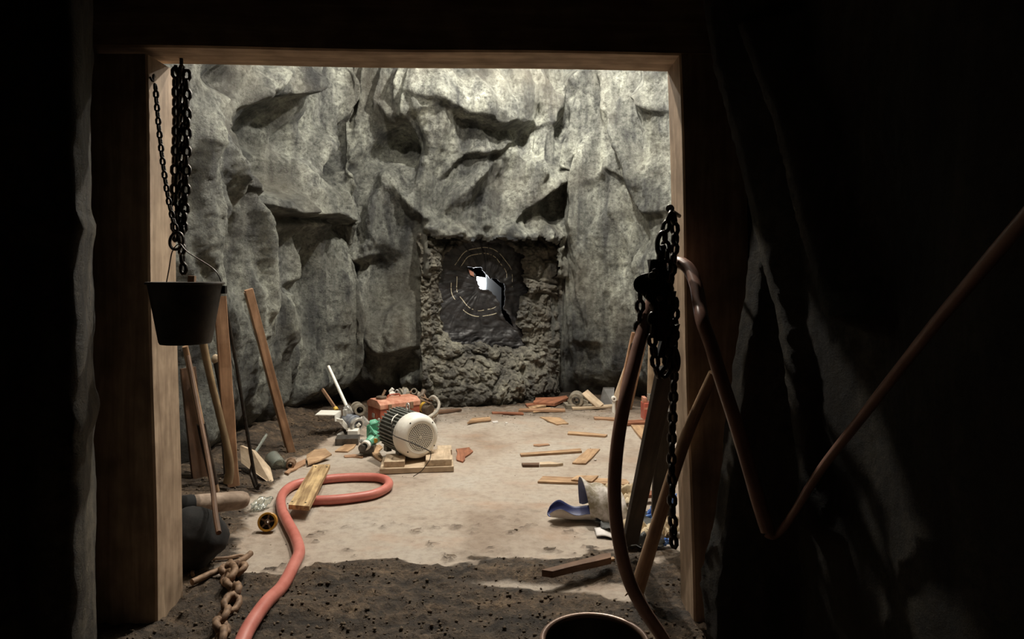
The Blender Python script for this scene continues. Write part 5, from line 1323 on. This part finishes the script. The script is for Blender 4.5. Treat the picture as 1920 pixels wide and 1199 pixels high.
# ---- rolled drawing and litter at the right
def sheet(nm, fn, n1, n2, mf, mb_, thick, parent=None):
    a = np.linspace(0, 1, n1); b = np.linspace(0, 1, n2); A, B = np.meshgrid(a, b)
    p = np.stack(fn(A, B), -1).reshape(-1, 3)
    if parent is not None: p = p - np.array(parent['_o'])
    o = grid_object(nm, p, n1, n2, mf, parent=parent); o.data.materials.append(mb_)
    md = o.modifiers.new('thickness', 'SOLIDIFY'); md.thickness = thick; md.offset = 1; md.material_offset = 1; md.use_rim = True
    return o
dr = thing('rolled_drawing', 'curled white sheet with a dark blue inner side lying on the floor', 'sheet', FL(1110, 990))
def tray(a, b):   # half-rolled tongue lying on the floor, hollow side up
    c = FL(1030, 985); e = FL(1115, 985)
    x = c.x + (e.x - c.x) * a; y = c.y + 0.02 * np.sin(a * 3); t = (b - 0.5) * (2.2 + 0.3 * np.sin(a * 6))
    r = 0.075 * (0.45 + 0.55 * np.minimum(1, a * 3.5) ** 0.5)
    z = 0.012 + r * (1 - np.cos(t)) * 1.5 + 0.02 * (1 - a) ** 3 + 0.010 * np.sin(a * 9) * np.abs(b - .5) * 2
    return x + 0.01 * np.sin(b * 6), y + 0.05 + r * np.sin(t) * 1.25, z
sheet('curled_tongue', tray, 28, 18, M['blue_paper'], M['white_paper'], 0.004, dr)
def arch(a, b):   # arched body of the sheet
    c = FL(1112, 985)
    t = math.pi * (0.04 + 0.92 * b)
    x = c.x - 0.035 + 0.21 * a + 0.02 * np.cos(t) - 0.03 * np.sin(t) * (1 - a); y = c.y + 0.10 - np.cos(t) * (0.15 - 0.02 * a) - 0.10 * a
    z = 0.012 + 0.235 * np.sin(t) ** 0.8 * (1 - 0.25 * a) + 0.012 * np.sin(a * 11 + b * 4)
    return x, y, z
sheet('arched_body', arch, 24, 30, M['map'], M['blue_paper'], 0.004, dr)
def corner_(a, b):
    c = FL(1112, 1010)
    return c.x + 0.02 + 0.16 * a, c.y - 0.05 * a + 0.12 * b, 0.010 + 0.012 * np.sin(b * 3) + 0.008 * np.sin(a * 6)
sheet('loose_corner', corner_, 14, 10, M['white_paper'], M['blue_paper'], 0.003, dr)
Q = lambda x, y, z=0.0: FL(x, y, z)
crumple('cloth_rag', Q(1165, 962) + upv * 0.05, (0.13, -0.03, 0.02), (0.02, 0.13, 0.03), 0.085, 21, M['tan_cloth'], 'tan rag heaped on the curled white sheet behind the hose', 'rag')
crumple('cloth_rag', Q(1206, 1015) + upv * 0.01, (0.11, -0.02, 0.0), (0.02, 0.11, 0.02), 0.085, 22, M['tan_cloth'], 'tan crumpled rag between the leaning handle and blackened plank', 'rag')
crumple('cloth_rag', Q(1248, 1000) + upv * 0.02, (0.07, 0, 0), (0.0, 0.09, 0.02), 0.075, 23, M['tan_cloth'], 'tan rag on the floor just right of the leaning handle', 'rag')
crumple('dark_rag', Q(1180, 990) + upv * 0.0, (0.20, -0.02, 0), (0.02, 0.15, 0.0), 0.05, 24, M['dark_cloth'], 'dark wet cloth spread under the litter by the blackened plank', 'rag')
crumple('dark_rag', Q(1200, 1030) + upv * 0.0, (0.12, 0, 0), (0.02, 0.06, 0.0), 0.05, 25, M['dark_cloth'], 'dark cloth at the front of the litter behind the hose', 'rag')
crumple('pink_scrap', Q(1250, 985) + upv * 0.05, (0.045, -0.01, 0.01), (0.01, 0.05, 0.03), 0.035, 26, M['pink_cloth'], 'pinkish crumpled scrap beside the long chain', 'scrap', 14)
crumple('blue_wrap', Q(1238, 975) + upv * 0.04, (0.11, 0.02, 0.05), (0.02, 0.04, 0.03), 0.04, 27, M['blue_plastic'], 'long blue plastic wrapper behind the leaning handle', 'wrapper', 16)
crumple('blue_wrap', Q(1240, 1026) + upv * 0.005, (0.055, 0, 0.01), (0.01, 0.03, 0.01), 0.03, 28, M['blue_plastic'], 'small blue plastic wrapper at the foot of the long chain', 'wrapper', 14)
crumple('white_wrap', Q(1168, 1000) + upv * 0.03, (0.05, 0, 0.05), (0.01, 0.04, 0.02), 0.03, 29, M['white_paper'], 'glossy white scrap against the blackened plank', 'scrap', 14)
lean('wood_stick', Q(1150, 950) + upv * 0.06, Q(1240, 940) + upv * 0.05, 0.05, 0.025, (0, -.3, 1), M['board_red'], 'red-brown stick lying across the litter behind the rags', 'stick', n=4)
board('wood_offcut', [(1140, 1046), (1150, 1044), (1153, 1048), (1143, 1050)], 0.012, M['board_tan'], 'tiny tan chip at the upper end of the dark brown plank')

# ---- bucket standing right in front of the photographer
fb = thing('foreground_bucket', 'round bucket with a shiny brown rim at the bottom edge, cut by the frame', 'bucket', (0.265, 2.13, 0))
bcx = Vector((0.265, 2.13, fz(0.265, 2.13)))
m = MB(); m.lathe(bcx, upv, [(0, 0.01), (0, 0.125), (0.005, 0.13), (0.293, 0.166), (0.292, 0.161), (0.012, 0.125), (0.012, 0.01)], 48, False); m.build('bucket_body', M['bucket'], fb)
m = MB(); m.tube([bcx + Vector((math.cos(t) * 0.168, math.sin(t) * 0.168, 0.296)) for t in [2 * math.pi * k / 64 for k in range(64)]], 0.0105, 10, True); m.build('rolled_rim', M['rim_metal'], fb)
m = MB(); m.lathe(bcx, upv, [(0.18, 0.155), (0.185, 0.158), (0.195, 0.158), (0.20, 0.157)], 48, False); m.build('body_bead', M['bucket'], fb)

# ---- loose earth: clods and crumbs nobody could count
rs = np.random.RandomState(12)
N = 15000
cx_ = rs.uniform(-2.25, 1.35, N); cy_ = 2.35 + 5.2 * rs.uniform(0, 1, N) ** 1.5
dd = dirt_amount(cx_, cy_)
kp = rs.uniform(0, 1, N) < np.clip(dd * 0.9 - 0.1, 0.012, 1)
kp &= ~((cy_ > 2.8) & (cy_ < 3.1) & ((cx_ < -1.5) | (cx_ > 0.72)))
cx_, cy_ = cx_[kp], cy_[kp]; n = len(cx_)
sz = 0.0025 + 0.011 * rs.uniform(0, 1, n) ** 4 * (dirt_amount(cx_, cy_) * 0.8 + 0.2)
cz_ = floor_z(cx_, cy_) + sz * 0.35
octv = np.array([(1, 0, 0), (-1, 0, 0), (0, 1, 0), (0, -1, 0), (0, 0, 1), (0, 0, -1)], float)
octf = np.array([(0, 2, 4), (2, 1, 4), (1, 3, 4), (3, 0, 4), (2, 0, 5), (1, 2, 5), (3, 1, 5), (0, 3, 5)])
v = octv[None] * sz[:, None, None] * rs.uniform(0.55, 1.35, (n, 6, 1))
an = rs.uniform(0, 6.28, n); c_, s_ = np.cos(an), np.sin(an)
vx = v[..., 0] * c_[:, None] - v[..., 1] * s_[:, None]; vy = v[..., 0] * s_[:, None] + v[..., 1] * c_[:, None]
v = np.stack([vx + cx_[:, None], vy + cy_[:, None], v[..., 2] * 0.8 + cz_[:, None]], -1).reshape(-1, 3)
f = (octf[None] + (np.arange(n) * 6)[:, None, None]).reshape(-1, 3)
me = bpy.data.meshes.new('earth_clods')
me.vertices.add(len(v)); me.vertices.foreach_set('co', v.ravel()); me.loops.add(f.size); me.loops.foreach_set('vertex_index', f.ravel().astype(np.int32))
me.polygons.add(len(f)); me.polygons.foreach_set('loop_start', (np.arange(len(f)) * 3).astype(np.int32)); me.update(calc_edges=True)
me.materials.append(M['clod'])
o = bpy.data.objects.new('earth_clods', me); COL.objects.link(o); o.parent = floor; o['kind'] = 'stuff'
